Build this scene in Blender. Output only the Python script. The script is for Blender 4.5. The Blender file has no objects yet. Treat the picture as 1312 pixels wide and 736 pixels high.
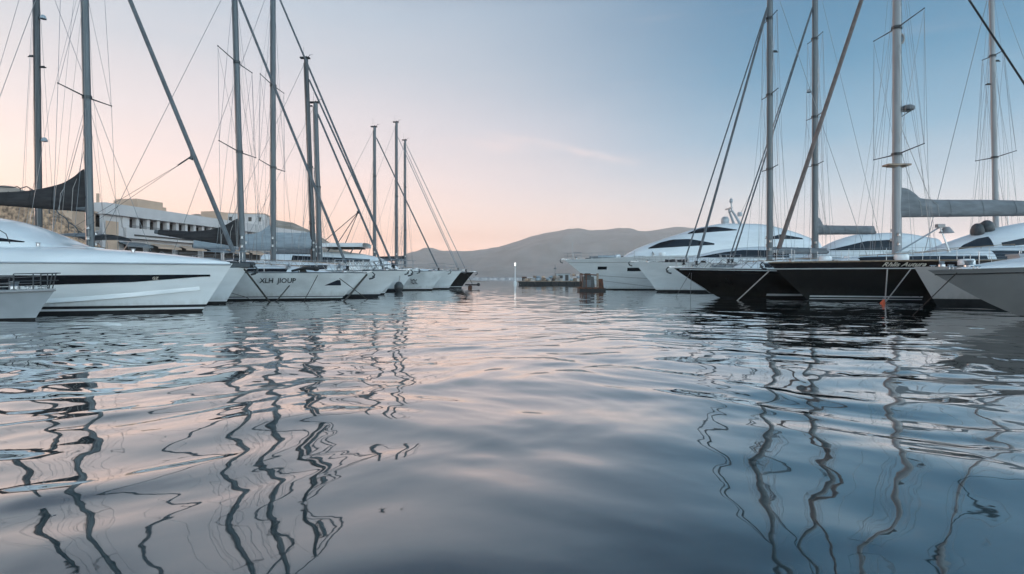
import bpy, bmesh, math, random
import numpy as np
from mathutils import Vector, Matrix, noise
R = math.radians
random.seed(11)
scene = bpy.context.scene
COL = scene.collection

# ------------------------------------------------------------------ camera
CAM_H = 1.1
cd = bpy.data.cameras.new('camera'); cam = bpy.data.objects.new('camera', cd); COL.objects.link(cam)
cam.location = (0, 0, CAM_H); cam.rotation_euler = (R(90), 0, 0)
cd.lens = 20.0; cd.sensor_width = 36.0; cd.shift_y = -12.0 / 1312.0
cd.clip_start = 0.05; cd.clip_end = 20000
scene.camera = cam

# ------------------------------------------------------------------ world, sun, exposure
def lin(c):
    return tuple((v/255/12.92 if v/255 <= 0.04045 else ((v/255+0.055)/1.055)**2.4) for v in c)
SUN_AZ, SUN_EL = -62.0, 7.0             # azimuth from +Y towards +X, degrees
GLOW_AZ = -38.0                          # the brightest part of the afterglow
sx = math.sin(R(GLOW_AZ)); sy = math.cos(R(GLOW_AZ))
sun_dir = Vector((math.sin(R(SUN_AZ))*math.cos(R(SUN_EL)), math.cos(R(SUN_AZ))*math.cos(R(SUN_EL)), math.sin(R(SUN_EL))))
SKY_GAIN, LOW_GAIN, BACK_GAIN = 0.48, 0.72, 6.2           # sky brightness, extra horizon glow, boost added behind the camera to light hulls
world = bpy.data.worlds.new('World'); scene.world = world; world.use_nodes = True
nt = world.node_tree; nt.nodes.clear()
def WN(t, **k):
    n = nt.nodes.new(t)
    for a, b in k.items(): setattr(n, a, b)
    return n
def wl(a, b): nt.links.new(a, b)
def wmath(op, a, b=None, c=None, clamp=False):
    n = WN('ShaderNodeMath', operation=op, use_clamp=clamp)
    for i, v in enumerate((a, b, c)):
        if v is None: continue
        if isinstance(v, (int, float)): n.inputs[i].default_value = v
        else: wl(v, n.inputs[i])
    return n.outputs[0]
sky = WN('ShaderNodeTexSky'); sky.sky_type = 'NISHITA'; sky.sun_disc = False
sky.sun_elevation = R(SUN_EL); sky.sun_rotation = R(SUN_AZ); sky.dust_density = 2.0
bg_n = WN('ShaderNodeBackground'); bg_n.inputs[1].default_value = 0.10; wl(sky.outputs[0], bg_n.inputs[0])
tc = WN('ShaderNodeTexCoord'); sep = WN('ShaderNodeSeparateXYZ'); wl(tc.outputs['Generated'], sep.inputs[0])
vx, vy, vz = sep.outputs
hl = wmath('SQRT', wmath('ADD', wmath('MULTIPLY', vx, vx), wmath('ADD', wmath('MULTIPLY', vy, vy), 1e-6)))
cosaz = wmath('DIVIDE', wmath('ADD', wmath('MULTIPLY', vx, sx), wmath('MULTIPLY', vy, sy)), hl)
def ramp(fac, stops):
    n = WN('ShaderNodeValToRGB'); wl(fac, n.inputs[0]); cr = n.color_ramp; cr.interpolation = 'EASE' if False else 'LINEAR'
    while len(cr.elements) > 1: cr.elements.remove(cr.elements[-1])
    for i, (p, c) in enumerate(stops):
        e = cr.elements[0] if i == 0 else cr.elements.new(p)
        e.position = p; e.color = (*lin(c), 1)
    return n.outputs[0]
# thin high cloud veils shift the elevation lookup a little
mp = WN('ShaderNodeMapping'); wl(tc.outputs['Generated'], mp.inputs[0]); mp.inputs['Scale'].default_value = (2.2, 2.2, 11.0); mp.inputs['Rotation'].default_value = (0.10, -0.16, 0)
nz = WN('ShaderNodeTexNoise'); wl(mp.outputs[0], nz.inputs[0]); nz.inputs['Scale'].default_value = 1.6; nz.inputs['Detail'].default_value = 5
zz = wmath('ADD', wmath('MAXIMUM', vz, 0.0), wmath('MULTIPLY', wmath('SUBTRACT', nz.outputs[0], 0.5), 0.05), clamp=True)
GL = ramp(zz, [(0, (255, 176, 134)), (.05, (255, 194, 158)), (.10, (254, 212, 192)), (.17, (244, 219, 214)), (.25, (226, 215, 218)), (.34, (200, 203, 212)), (.42, (182, 194, 208)), (.51, (128, 146, 168)), (.64, (82, 102, 126)), (1, (46, 66, 90))])
GR = ramp(zz, [(0, (236, 188, 170)), (.06, (217, 200, 196)), (.13, (184, 196, 207)), (.22, (124, 168, 196)), (.32, (76, 140, 176)), (.42, (60, 122, 160)), (.51, (48, 100, 134)), (.64, (40, 80, 108)), (1, (34, 60, 84))])
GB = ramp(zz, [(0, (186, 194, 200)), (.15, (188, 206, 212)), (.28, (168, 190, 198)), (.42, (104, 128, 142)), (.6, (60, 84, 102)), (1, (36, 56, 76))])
def mixc(f, a, b):
    n = WN('ShaderNodeMix', data_type='RGBA'); wl(f, n.inputs[0]); wl(a, n.inputs[6]); wl(b, n.inputs[7]); return n.outputs[2]
def mrange(v, a, b):
    n = WN('ShaderNodeMapRange', interpolation_type='SMOOTHSTEP'); wl(v, n.inputs[0]); n.inputs[1].default_value = a; n.inputs[2].default_value = b; return n.outputs[0]
front = mixc(mrange(cosaz, 0.40, 1.02), GR, GL)
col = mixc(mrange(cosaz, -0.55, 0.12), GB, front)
# faint pink streak clouds
mp2 = WN('ShaderNodeMapping'); wl(tc.outputs['Generated'], mp2.inputs[0]); mp2.inputs['Rotation'].default_value = (0.0, -0.2, 0.0); mp2.inputs['Scale'].default_value = (2.2, 2.0, 26.0)
n2 = WN('ShaderNodeTexNoise'); wl(mp2.outputs[0], n2.inputs[0]); n2.inputs['Scale'].default_value = 1.3; n2.inputs['Detail'].default_value = 6; n2.inputs['Roughness'].default_value = .55
cl = wmath('MULTIPLY', mrange(n2.outputs[0], 0.56, 0.80), wmath('MULTIPLY', mrange(vz, .10, .2), 0.09))
cc = WN('ShaderNodeRGB'); cc.outputs[0].default_value = (*lin((246, 222, 218)), 1)
col = mixc(cl, col, cc.outputs[0])
# one longer pink wisp over the harbour mouth, fixed in the sky by its direction
ysafe = wmath('MAXIMUM', vy, 0.05); su = wmath('DIVIDE', vx, ysafe); sv = wmath('DIVIDE', vz, ysafe)
n3 = WN('ShaderNodeTexNoise'); wl(tc.outputs['Generated'], n3.inputs[0]); n3.inputs['Scale'].default_value = 14; n3.inputs['Detail'].default_value = 5
def wisp(u0, v0, slope, width, ua, ub, amt):
    dd = wmath('SUBTRACT', wmath('ADD', sv, wmath('MULTIPLY', wmath('SUBTRACT', n3.outputs[0], .5), .030)), wmath('ADD', v0, wmath('MULTIPLY', wmath('SUBTRACT', su, u0), slope)))
    g = wmath('EXPONENT', wmath('MULTIPLY', wmath('POWER', wmath('ABSOLUTE', wmath('DIVIDE', dd, width)), 2.0), -1.0))
    um = (ua+ub)/2
    return wmath('MULTIPLY', wmath('MULTIPLY', g, wmath('MULTIPLY', mrange(su, ua, um), mrange(su, ub, um))), wmath('MULTIPLY', amt, mrange(n3.outputs[0], .25, .65)))
col = mixc(wisp(-.02, .252, -.21, .006, -.10, .30, .48), col, cc.outputs[0])
col = mixc(wisp(-.06, .236, -.05, .010, -.16, .10, .35), col, cc.outputs[0])
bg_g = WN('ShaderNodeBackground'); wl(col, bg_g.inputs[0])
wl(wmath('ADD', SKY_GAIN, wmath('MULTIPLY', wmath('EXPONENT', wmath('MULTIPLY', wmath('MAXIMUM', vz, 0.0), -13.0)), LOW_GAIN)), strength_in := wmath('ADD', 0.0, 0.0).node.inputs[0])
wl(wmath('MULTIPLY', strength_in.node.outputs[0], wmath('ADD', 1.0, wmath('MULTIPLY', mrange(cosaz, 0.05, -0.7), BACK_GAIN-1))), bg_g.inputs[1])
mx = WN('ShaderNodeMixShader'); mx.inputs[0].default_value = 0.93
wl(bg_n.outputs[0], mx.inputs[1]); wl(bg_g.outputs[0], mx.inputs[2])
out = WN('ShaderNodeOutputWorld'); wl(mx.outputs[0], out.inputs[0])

sd = bpy.data.lights.new('sun', 'SUN'); sun = bpy.data.objects.new('sun', sd); COL.objects.link(sun)
sd.energy = 0.7; sd.angle = R(10); sd.color = (1.0, 0.66, 0.5)
sun.rotation_euler = sun_dir.to_track_quat('Z', 'Y').to_euler(); sun.location = (0, 0, 60)

vs = scene.view_settings
vs.view_transform = 'Standard'; vs.look = 'None'; vs.exposure = 1.30; vs.gamma = 1.0; vs.use_curve_mapping = False
cy = scene.cycles
cy.use_denoising = True; cy.volume_bounces = 2; cy.max_bounces = 6; cy.glossy_bounces = 4; cy.diffuse_bounces = 3; cy.caustics_reflective = False; cy.caustics_refractive = False
cy.sample_clamp_indirect = 4.0; cy.filter_width = 1.5

# ------------------------------------------------------------------ helpers
def at(px, py, d):
    """world point that stands d metres away at that place of the 1312x736 photo"""
    return Vector(((px-656)*d/729, d, CAM_H+(356-py)*d/729))
def wx(px, d): return (px-656)*d/729
def wz(py, d): return CAM_H+(356-py)*d/729
def clamp(v, a=0., b=1.): return max(a, min(b, v))
def interp(x, pts):
    if x <= pts[0][0]: return pts[0][1]
    for (a, u), (b, v) in zip(pts, pts[1:]):
        if x <= b:
            t = (x-a)/(b-a); return u+(v-u)*t
    return pts[-1][1]
def smooth_interp(x, pts):
    """monotone cubic through the points"""
    n = len(pts)
    if x <= pts[0][0]: return pts[0][1]
    if x >= pts[-1][0]: return pts[-1][1]
    sl = lambda k: (pts[k+1][1]-pts[k][1])/(pts[k+1][0]-pts[k][0])
    def tan(k):
        if k == 0: return sl(0)
        if k == n-1: return sl(n-2)
        p, q = sl(k-1), sl(k)
        return 0. if p*q <= 0 else 2*p*q/(p+q)
    for i in range(n-1):
        a, u = pts[i]; b, v = pts[i+1]
        if x <= b:
            h = b-a; m0, m1 = tan(i), tan(i+1)
            t = (x-a)/h; t2 = t*t; t3 = t2*t
            return (2*t3-3*t2+1)*u+(t3-2*t2+t)*h*m0+(-2*t3+3*t2)*v+(t3-t2)*h*m1

class MB:
    def __init__(s): s.v = []; s.f = []; s.m = []
    def grid(s, rows, mi=0, close=False, mfun=None):
        """rows: list of equally long point lists"""
        b = len(s.v); n = len(rows[0])
        for r in rows: s.v.extend(tuple(p) for p in r)
        for i in range(len(rows)-1):
            for j in range(n if close else n-1):
                k = (j+1) % n
                s.f.append((b+i*n+j, b+i*n+k, b+(i+1)*n+k, b+(i+1)*n+j)); s.m.append(mfun(i, j) if mfun else mi)
    def poly(s, pts, mi=0):
        b = len(s.v); s.v.extend(tuple(p) for p in pts); s.f.append(tuple(range(b, b+len(pts)))); s.m.append(mi)
    def box(s, c, size, mi=0, rz=0, taper=1.0):
        hx, hy, hz = [q/2 for q in size]; M = Matrix.Rotation(rz, 3, 'Z'); b = len(s.v); c = Vector(c)
        for z, k in ((-hz, 1), (hz, taper)):
            for x, y in ((-hx, -hy), (hx, -hy), (hx, hy), (-hx, hy)):
                s.v.append(tuple(c+M@Vector((x*k, y*k, z))))
        for q in ((3, 2, 1, 0), (4, 5, 6, 7), (0, 1, 5, 4), (1, 2, 6, 5), (2, 3, 7, 6), (3, 0, 4, 7)):
            s.f.append(tuple(b+i for i in q)); s.m.append(mi)
    def path(s, pts, r, n=8, mi=0, r1=None, flat=1.0, closed=False, cap=True):
        pts = [Vector(p) for p in pts]; N = len(pts); rows = []
        prev = None
        for i, p in enumerate(pts):
            if closed: t = pts[(i+1) % N]-pts[i-1]
            else: t = pts[min(i+1, N-1)]-pts[max(i-1, 0)]
            t.normalize()
            if prev is None:
                ref = Vector((0, 0, 1)) if abs(t.z) < .9 else Vector((1, 0, 0))
                u = t.cross(ref).normalized()
            else: u = (prev-t*prev.dot(t)).normalized()
            prev = u; w = t.cross(u)
            rr = r if r1 is None else r+(r1-r)*i/(N-1)
            rows.append([p+u*rr*flat*math.cos(2*math.pi*k/n)+w*rr*math.sin(2*math.pi*k/n) for k in range(n)])
        if closed: rows.append(rows[0])
        s.grid(rows, mi, close=True)
        if cap and not closed: s.poly(rows[0][::-1], mi); s.poly(rows[-1], mi)
    def tube(s, a, b, r, r1=None, n=8, mi=0, flat=1.0): s.path([a, b], r, n, mi, r1, flat)
    def ball(s, c, r, n=12, m=8, mi=0, sc=(1, 1, 1)):
        c = Vector(c); rows = []
        for i in range(m+1):
            a = -math.pi/2+math.pi*i/m
            rows.append([c+Vector((r*sc[0]*math.cos(a)*math.cos(2*math.pi*k/n), r*sc[1]*math.cos(a)*math.sin(2*math.pi*k/n), r*sc[2]*math.sin(a))) for k in range(n)])
        s.grid(rows, mi, close=True)
    def lathe(s, c, prof, n=14, mi=0):
        c = Vector(c)
        rows = [[c+Vector((r*math.cos(2*math.pi*k/n), r*math.sin(2*math.pi*k/n), z)) for k in range(n)] for r, z in prof]
        s.grid(rows, mi, close=True)
    def build(s, name, mats, parent=None, smooth=True, ang=38):
        me = bpy.data.meshes.new(name); me.from_pydata(s.v, [], s.f)
        if not isinstance(mats, (list, tuple)): mats = [mats]
        for m in mats: me.materials.append(m)
        me.polygons.foreach_set('material_index', s.m)
        bm = bmesh.new(); bm.from_mesh(me)
        bmesh.ops.remove_doubles(bm, verts=bm.verts, dist=1e-5)
        bmesh.ops.dissolve_degenerate(bm, edges=bm.edges, dist=1e-6)
        bmesh.ops.recalc_face_normals(bm, faces=bm.faces)
        bm.to_mesh(me); bm.free()
        if smooth:
            me.polygons.foreach_set('use_smooth', [True]*len(me.polygons)); me.set_sharp_from_angle(angle=R(ang))
        o = bpy.data.objects.new(name, me); COL.objects.link(o)
        if parent: o.parent = parent
        return o
def thing(name, label, cat, loc=(0, 0, 0), rz=0, group=None):
    o = bpy.data.objects.new(name, None); COL.objects.link(o); o.location = loc; o.rotation_euler = (0, 0, rz)
    o.empty_display_size = .3
    return tag(o, label, cat, group)
def tag(o, label, cat, group=None):
    o['label'] = label; o['category'] = cat
    if group: o['group'] = group
    return o
def struct(o): o['kind'] = 'structure'; return o
def dup(o, parent, loc=None):
    c = o.copy(); COL.objects.link(c); c.parent = parent
    if loc is not None: c.location = loc
    return c

# ------------------------------------------------------------------ materials
def mat(name, color, rough=.4, metal=0., var=.0, vscale=3., bump=0., bscale=20., color2=None, coat=0., spec=.5, stretch=None, detail=6, emit=None):
    m = bpy.data.materials.new(name); m.use_nodes = True; t = m.node_tree; p = t.nodes['Principled BSDF']
    p.inputs['Roughness'].default_value = rough; p.inputs['Metallic'].default_value = metal
    p.inputs['Coat Weight'].default_value = coat; p.inputs['Coat Roughness'].default_value = .08; p.inputs['Specular IOR Level'].default_value = spec
    tcn = t.nodes.new('ShaderNodeTexCoord'); src = tcn.outputs['Object']
    if stretch:
        mpn = t.nodes.new('ShaderNodeMapping'); t.links.new(src, mpn.inputs[0]); mpn.inputs['Scale'].default_value = stretch; src = mpn.outputs[0]
    c2 = color2 if color2 else tuple(v*(1-var) for v in color)
    if var or color2:
        n = t.nodes.new('ShaderNodeTexNoise'); t.links.new(src, n.inputs[0]); n.inputs['Scale'].default_value = vscale; n.inputs['Detail'].default_value = detail
        r = t.nodes.new('ShaderNodeValToRGB'); t.links.new(n.outputs[0], r.inputs[0])
        r.color_ramp.elements[0].position = .35; r.color_ramp.elements[1].position = .68
        r.color_ramp.elements[0].color = (*c2, 1); r.color_ramp.elements[1].color = (*color, 1)
        t.links.new(r.outputs[0], p.inputs['Base Color'])
        rr = t.nodes.new('ShaderNodeMapRange'); t.links.new(n.outputs[0], rr.inputs[0]); rr.inputs[3].default_value = min(1, rough*1.35); rr.inputs[4].default_value = rough*.75
        t.links.new(rr.outputs[0], p.inputs['Roughness'])
    else: p.inputs['Base Color'].default_value = (*color, 1)
    if bump:
        n = t.nodes.new('ShaderNodeTexNoise'); t.links.new(src, n.inputs[0]); n.inputs['Scale'].default_value = bscale; n.inputs['Detail'].default_value = 4
        b = t.nodes.new('ShaderNodeBump'); b.inputs['Strength'].default_value = bump; b.inputs['Distance'].default_value = .02
        t.links.new(n.outputs[0], b.inputs['Height']); t.links.new(b.outputs[0], p.inputs['Normal'])
    if emit:
        p.inputs['Emission Color'].default_value = (*emit[0], 1); p.inputs['Emission Strength'].default_value = emit[1]
    return m
M = {}
M['gelcoat'] = mat('white_gelcoat', (.80, .82, .83), .2, var=.10, vscale=1.4, coat=.3, stretch=(.5, .5, 2.2))
def stain(m, top=.55, strength=.5, tint=(.30, .26, .19)):
    t = m.node_tree; p = t.nodes['Principled BSDF']; l = p.inputs['Base Color'].links[0].from_socket
    tcn = t.nodes.new('ShaderNodeTexCoord'); sp_ = t.nodes.new('ShaderNodeSeparateXYZ'); t.links.new(tcn.outputs['Object'], sp_.inputs[0])
    mpn = t.nodes.new('ShaderNodeMapping'); mpn.inputs['Scale'].default_value = (5, 5, .7); t.links.new(tcn.outputs['Object'], mpn.inputs[0])
    n = t.nodes.new('ShaderNodeTexNoise'); n.inputs['Scale'].default_value = 1.6; n.inputs['Detail'].default_value = 6; t.links.new(mpn.outputs[0], n.inputs[0])
    a = t.nodes.new('ShaderNodeMath'); a.operation = 'MULTIPLY_ADD'; t.links.new(n.outputs[0], a.inputs[0]); a.inputs[1].default_value = -top*1.6; t.links.new(sp_.outputs[2], a.inputs[2])
    r = t.nodes.new('ShaderNodeMapRange'); t.links.new(a.outputs[0], r.inputs[0]); r.inputs[1].default_value = -top*.75; r.inputs[2].default_value = top*.25; r.inputs[3].default_value = strength; r.inputs[4].default_value = 0
    x = t.nodes.new('ShaderNodeMix'); x.data_type = 'RGBA'; t.links.new(r.outputs[0], x.inputs[0]); t.links.new(l, x.inputs[6]); x.inputs[7].default_value = (*tint, 1); t.links.new(x.outputs[2], p.inputs['Base Color'])
stain(M['gelcoat'], .35, .35)
M['gelcoat_old'] = mat('chalky_white_gelcoat', (.78, .80, .81), .24, var=.22, vscale=1.6, stretch=(.8, .8, 1.2))
M['cream_hull'] = mat('pale_warm_grey_paint', (.50, .45, .43), .3, var=.12, vscale=1.2, coat=.2)
M['grey_hull'] = mat('grey_paint', (.30, .295, .295), .32, var=.12, vscale=1.4, coat=.2)
M['light_grey_hull'] = mat('light_grey_paint', (.40, .43, .46), .3, var=.15, vscale=1.8, coat=.2)
M['black_hull'] = mat('black_gloss_paint', (.019, .016, .014), .22, var=.3, vscale=1.5, coat=.15, spec=.3)
M['dark_brown_hull'] = mat('dark_brown_paint', (.022, .017, .016), .18, var=.3, vscale=2., coat=.3)
stain(M['gelcoat_old'], .4, .4); stain(M['cream_hull'], .5, .5, (.2, .17, .13)); stain(M['black_hull'], .6, .4, (.05, .05, .045))
M['antifoul'] = mat('black_antifouling', (.012, .012, .014), .6, var=.5, vscale=5)
M['stripe_white'] = mat('white_stripe_paint', (.7, .71, .72), .3, var=.1)
M['navy'] = mat('dark_navy_stripe', (.02, .025, .04), .3, var=.2)
M['deck'] = mat('off_white_deck', (.62, .63, .63), .6, var=.12, vscale=4, bump=.15, bscale=60)
M['deck_grey'] = mat('grey_nonslip_deck', (.42, .43, .44), .7, var=.2, vscale=6, bump=.2, bscale=80)  # plain grey deck colour with a non-slip grain
M['teak'] = mat('weathered_teak', (.30, .22, .15), .6, color2=(.19, .13, .085), vscale=5, stretch=(.3, 8, 1), bump=.2, bscale=30)
M['glass'] = mat('smoked_glass', (.012, .013, .016), .06, spec=.6)
M['alloy'] = mat('grey_anodised_alloy', (.11, .127, .14), .42, metal=.2, var=.14, vscale=1.6, stretch=(6, 6, .35))
M['alloy_dark'] = mat('dark_anodised_alloy', (.06, .068, .075), .42, metal=.4, var=.2, vscale=1.6, stretch=(6, 6, .35))
M['mast_white'] = mat('white_painted_mast', (.27, .28, .295), .35, var=.14, vscale=1.8, stretch=(5, 5, .4))
M['steel'] = mat('stainless_steel', (.40, .41, .42), .32, metal=.9)
M['wire'] = mat('rigging_wire', (.22, .23, .24), .4, metal=.5)
M['black'] = mat('black_rubber', (.02, .02, .022), .6, var=.3, vscale=8)
M['canvas_dark'] = mat('charcoal_canvas', (.030, .028, .030), .85, var=.35, vscale=3, bump=.5, bscale=7, stretch=(.6, 1, 2.5))
M['canvas_grey'] = mat('grey_canvas', (.20, .215, .23), .85, var=.25, vscale=2.5, bump=.6, bscale=6, stretch=(.6, 1, 2.5))
M['canvas_blue'] = mat('pale_blue_grey_canvas', (.36, .41, .45), .85, var=.2, vscale=2.5, bump=.6, bscale=6, stretch=(.6, 1, 2.5))
M['sail_furled'] = mat('furled_sail_cloth', (.13, .145, .16), .75, var=.3, vscale=6, stretch=(1, 1, .5), bump=.3, bscale=12)
M['sail_furled_warm'] = mat('furled_brown_sail_cloth', (.17, .135, .125), .75, var=.3, vscale=6, stretch=(1, 1, .5), bump=.3, bscale=12)
M['rope_dark'] = mat('dark_wet_rope', (.06, .055, .05), .9, var=.4, vscale=30)
M['rope'] = mat('pale_rope', (.42, .39, .37), .9, var=.35, vscale=30)
M['orange'] = mat('orange_float', (.75, .13, .05), .5, var=.25, vscale=10)
M['rust'] = mat('rusty_steel', (.20, .065, .028), .8, color2=(.05, .03, .022), vscale=6, bump=.4, bscale=25)
M['wood'] = mat('bleached_wood', (.48, .37, .28), .8, color2=(.18, .13, .1), vscale=5, stretch=(.4, 4, 4), bump=.3, bscale=20)
M['text_dark'] = mat('dark_lettering', (.045, .05, .055), .5)
M['text_pale'] = mat('pale_gold_lettering', (.62, .56, .48), .4)
M['plaster'] = mat('white_plaster', (.60, .56, .555), .9, var=.16, vscale=.25, bump=.1, bscale=3)
M['plaster_tan'] = mat('tan_plaster', (.60, .42, .31), .9, var=.2, vscale=.35)
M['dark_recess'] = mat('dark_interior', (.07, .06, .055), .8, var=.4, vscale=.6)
M['concrete'] = mat('quay_concrete', (.30, .28, .26), .9, var=.3, vscale=.6, bump=.3, bscale=5)
M['lamp_white'] = mat('white_painted_post', (.85, .85, .83), .4)
M['lantern'] = mat('lit_lantern', (.9, .9, .85), .4, emit=((1, .93, .85), 1.1))
M['green_drum'] = mat('grey_drum', (.08, .085, .09), .5, var=.3, vscale=6)

# ------------------------------------------------------------------ water: one displaced sheet to the horizon
def build_water():
    rs = np.random.RandomState(5)
    front = np.radians(np.arange(-56, 56.01, 0.15)); rest = np.radians(np.linspace(56, 304, 64)[1:-1])
    ang = np.concatenate([front, rest]); na = len(ang)
    rad = [0.35]
    while rad[-1] < 5000:
        r = rad[-1]
        k = 1.012 if r < 1.6 else (1.0042 if r < 70 else (1.010 if r < 300 else 1.05))
        rad.append(r*k)
    rad = np.array(rad); nr = len(rad)
    A, Rr = np.meshgrid(ang, rad)
    X = Rr*np.sin(A); Y = Rr*np.cos(A)
    wx_ = X + .35*np.sin(.9*Y+.4*X+1.1) + .18*np.sin(2.3*Y-1.4*X+.3)
    wy_ = Y + .30*np.sin(.8*X-.35*Y+.6) + .16*np.sin(1.9*X+1.2*Y+2.)
    patch = .85+.30*np.sin(.16*X+.11*Y+1.)*np.sin(.13*Y-.07*X+.4)+.15*np.sin(.41*Y+.23*X)
    Z = np.zeros_like(X); calm = .50+.8*np.clip((Rr-2.5)/9., 0, 1)
    lams = np.exp(rs.uniform(np.log(.14), np.log(6.0), 100))
    sp = np.maximum(Rr*.0026, Rr*.0042)
    sp = np.where(Rr > 70, Rr*.010, sp); sp = np.where(Rr > 300, Rr*.05, sp)
    wgt = np.exp(-.5*((np.log(lams)-np.log(.95))/.85)**2); wgt /= math.sqrt((wgt**2).sum())
    for lam, w in zip(lams, wgt):
        th = rs.normal(math.pi/2+.2, 1.0); k = 2*math.pi/lam; ph = rs.uniform(0, 2*math.pi)
        slope = SLOPE*w*math.sqrt(2)
        a = slope/k
        lod = np.clip((lam/sp-2.5)/3.0, 0, 1)
        s = np.sin(k*(wx_*math.cos(th)+wy_*math.sin(th))+ph)
        Z += a*lod*(s-.18*np.cos(2*(k*(wx_*math.cos(th)+wy_*math.sin(th))+ph)))*(patch if lam < 3 else 1.)*(1. if lam > .7 else calm)
    f = np.clip((Rr-6.)/30., 0, 1); Z *= 1-.48*f*f*(3-2*f)          # more sheltered towards the far end
    co = np.stack([X, Y, Z], -1).reshape(-1, 3).astype(np.float32)
    i = np.arange(nr-1)[:, None]*na; j = np.arange(na)[None, :]; jn = (j+1) % na
    q = np.stack([i+j, i+na+j, i+na+jn, i+jn], -1).reshape(-1, 4)
    co = np.vstack([co, [[0, 0, float(Z[0].mean())]]]).astype(np.float32); c = len(co)-1
    tri = np.stack([np.full(na, c), np.arange(na), (np.arange(na)+1) % na], -1)
    loops = np.concatenate([q.ravel(), tri.ravel()]).astype(np.int32)
    starts = np.concatenate([np.arange(len(q))*4, len(q)*4+np.arange(na)*3]).astype(np.int32)
    me = bpy.data.meshes.new('water')
    me.vertices.add(len(co)); me.vertices.foreach_set('co', co.ravel())
    me.loops.add(len(loops)); me.loops.foreach_set('vertex_index', loops)
    me.polygons.add(len(starts)); me.polygons.foreach_set('loop_start', starts)
    me.polygons.foreach_set('use_smooth', np.ones(len(starts), dtype=bool))
    me.update(calc_edges=True)
    m = bpy.data.materials.new('sea_water'); m.use_nodes = True; t = m.node_tree; p = t.nodes['Principled BSDF']
    p.inputs['Base Color'].default_value = (.004, .022, .028, 1); p.inputs['Roughness'].default_value = .025
    p.inputs['IOR'].default_value = WATER_IOR
    p.inputs['Coat Weight'].default_value = 1.0; p.inputs['Coat IOR'].default_value = 1.65; p.inputs['Coat Roughness'].default_value = .025
    tcn = t.nodes.new('ShaderNodeTexCoord')
    n1 = t.nodes.new('ShaderNodeTexNoise'); t.links.new(tcn.outputs['Object'], n1.inputs[0]); n1.inputs['Scale'].default_value = 2.6; n1.inputs['Detail'].default_value = 3
    b = t.nodes.new('ShaderNodeBump'); b.inputs['Strength'].default_value = .05; b.inputs['Distance'].default_value = .03
    t.links.new(n1.outputs[0], b.inputs['Height']); t.links.new(b.outputs[0], p.inputs['Normal']); t.links.new(b.outputs[0], p.inputs['Coat Normal'])
    me.materials.append(m)
    o = bpy.data.objects.new('water', me); COL.objects.link(o); struct(o)
SLOPE = 0.036; WATER_IOR = 1.7
build_water()

# ------------------------------------------------------------------ land
def rock_mat(name, c1, c2, sc):
    return mat(name, c1, .95, color2=c2, vscale=sc, detail=10)
def fbm(x, y, s, o=5): return noise.fractal(Vector((x*s, y*s, 3.3)), 1.0, 2.0, o)

def mountain(name, d, ridge, depth, c1, c2, x0, x1, seed):
    """ridge: (photo column, photo row) of the skyline for a ridge line d metres away"""
    pr = [(wx(px, d), wz(py, d)) for px, py in ridge]
    b = MB(); rows = []; NX = 360; NY = 60
    for j in range(NY):
        v = j/(NY-1); y = d-depth*.55+depth*1.1*v
        k = max(0, 1-abs((v-.5)*2))**.8
        row = []
        for i in range(NX):
            x = x0+(x1-x0)*i/(NX-1)
            h = smooth_interp(x, pr)
            nv = fbm(x+seed, y, 1/420., 6)
            crest = fbm(x+seed, 0, 1/160., 4)
            z = h*k*(1+.34*nv*(1-k)*2.2)+crest*6*k+fbm(x, 7, 1/55., 3)*2.5*k+fbm(x, y, 1/90., 4)*16*k*(1-k)*3
            row.append((x, y, max(z, -2) if 0 < j < NY-1 else -3))
        rows.append(row)
    b.grid(rows); o = b.build(name, rock_mat(name+'_scrub', c1, c2, .009), ang=180); struct(o)
D1 = 3200
mountain('mountain', D1, [(455, 356), (500, 347), (522, 338), (540, 321), (552, 317), (566, 320), (585, 321), (612, 320), (640, 315), (662, 309), (682, 302), (702, 298), (722, 294), (742, 292), (758, 294), (776, 294), (790, 291.5), (803, 292), (822, 296), (850, 293), (872, 291), (905, 296), (940, 305), (980, 322), (1010, 338), (1050, 357)],
         1900, (.24, .23, .22), (.15, .145, .135), wx(430, D1), wx(1075, D1), 0)
D0 = 2300
mountain('foothill', D0, [(470, 357), (505, 351), (540, 347), (580, 345), (615, 341), (650, 342), (700, 339), (760, 335), (820, 338), (880, 345), (930, 357)],
         900, (.27, .25, .235), (.17, .16, .15), wx(460, D0), wx(940, D0), 700)
# land the marina is cut into, on the left; quays both sides
def hillside():
    d0 = 240; b = MB(); rows = []
    prof = [(-40, 236), (0, 240), (30, 246), (60, 252), (130, 262), (220, 276), (300, 277), (345, 281), (370, 287), (400, 297), (430, 314), (470, 330), (520, 350), (560, 360)]
    for j in range(30):
        v = j/29; y = 150+v*260; k = math.sin(math.pi*clamp(v*.75+.02, 0, 1))**.9
        row = []
        for i in range(90):
            px = -420+i*11.2
            x = wx(px, 240); h = max(smooth_interp(px, prof) and wz(smooth_interp(px, prof), d0), 0)
            z = h*clamp(v/.35)**.8*(1+.05*fbm(x, y, .03, 4))+fbm(x, y, .06, 4)*1.2*clamp(v*4)
            row.append((x-(.35*(y-240)), y, max(z, -1)))
        rows.append(row)
    b.grid(rows); struct(b.build('hillside', rock_mat('dry_hillside', (.46, .36, .29), (.25, .20, .15), .16), ang=180))
hillside()
def quay(name, x0, x1, y0, y1, top):
    b = MB(); b.box(((x0+x1)/2, (y0+y1)/2, top/2-1), (x1-x0, y1-y0, top+2)); 
    n = int((y1-y0)/2)
    struct(b.build(name, M['concrete'], smooth=False))
quay('quay', -75, -27.5, 4, 95, .85)
quay('quay', 36.5, 75, 4, 75, .85)

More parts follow.
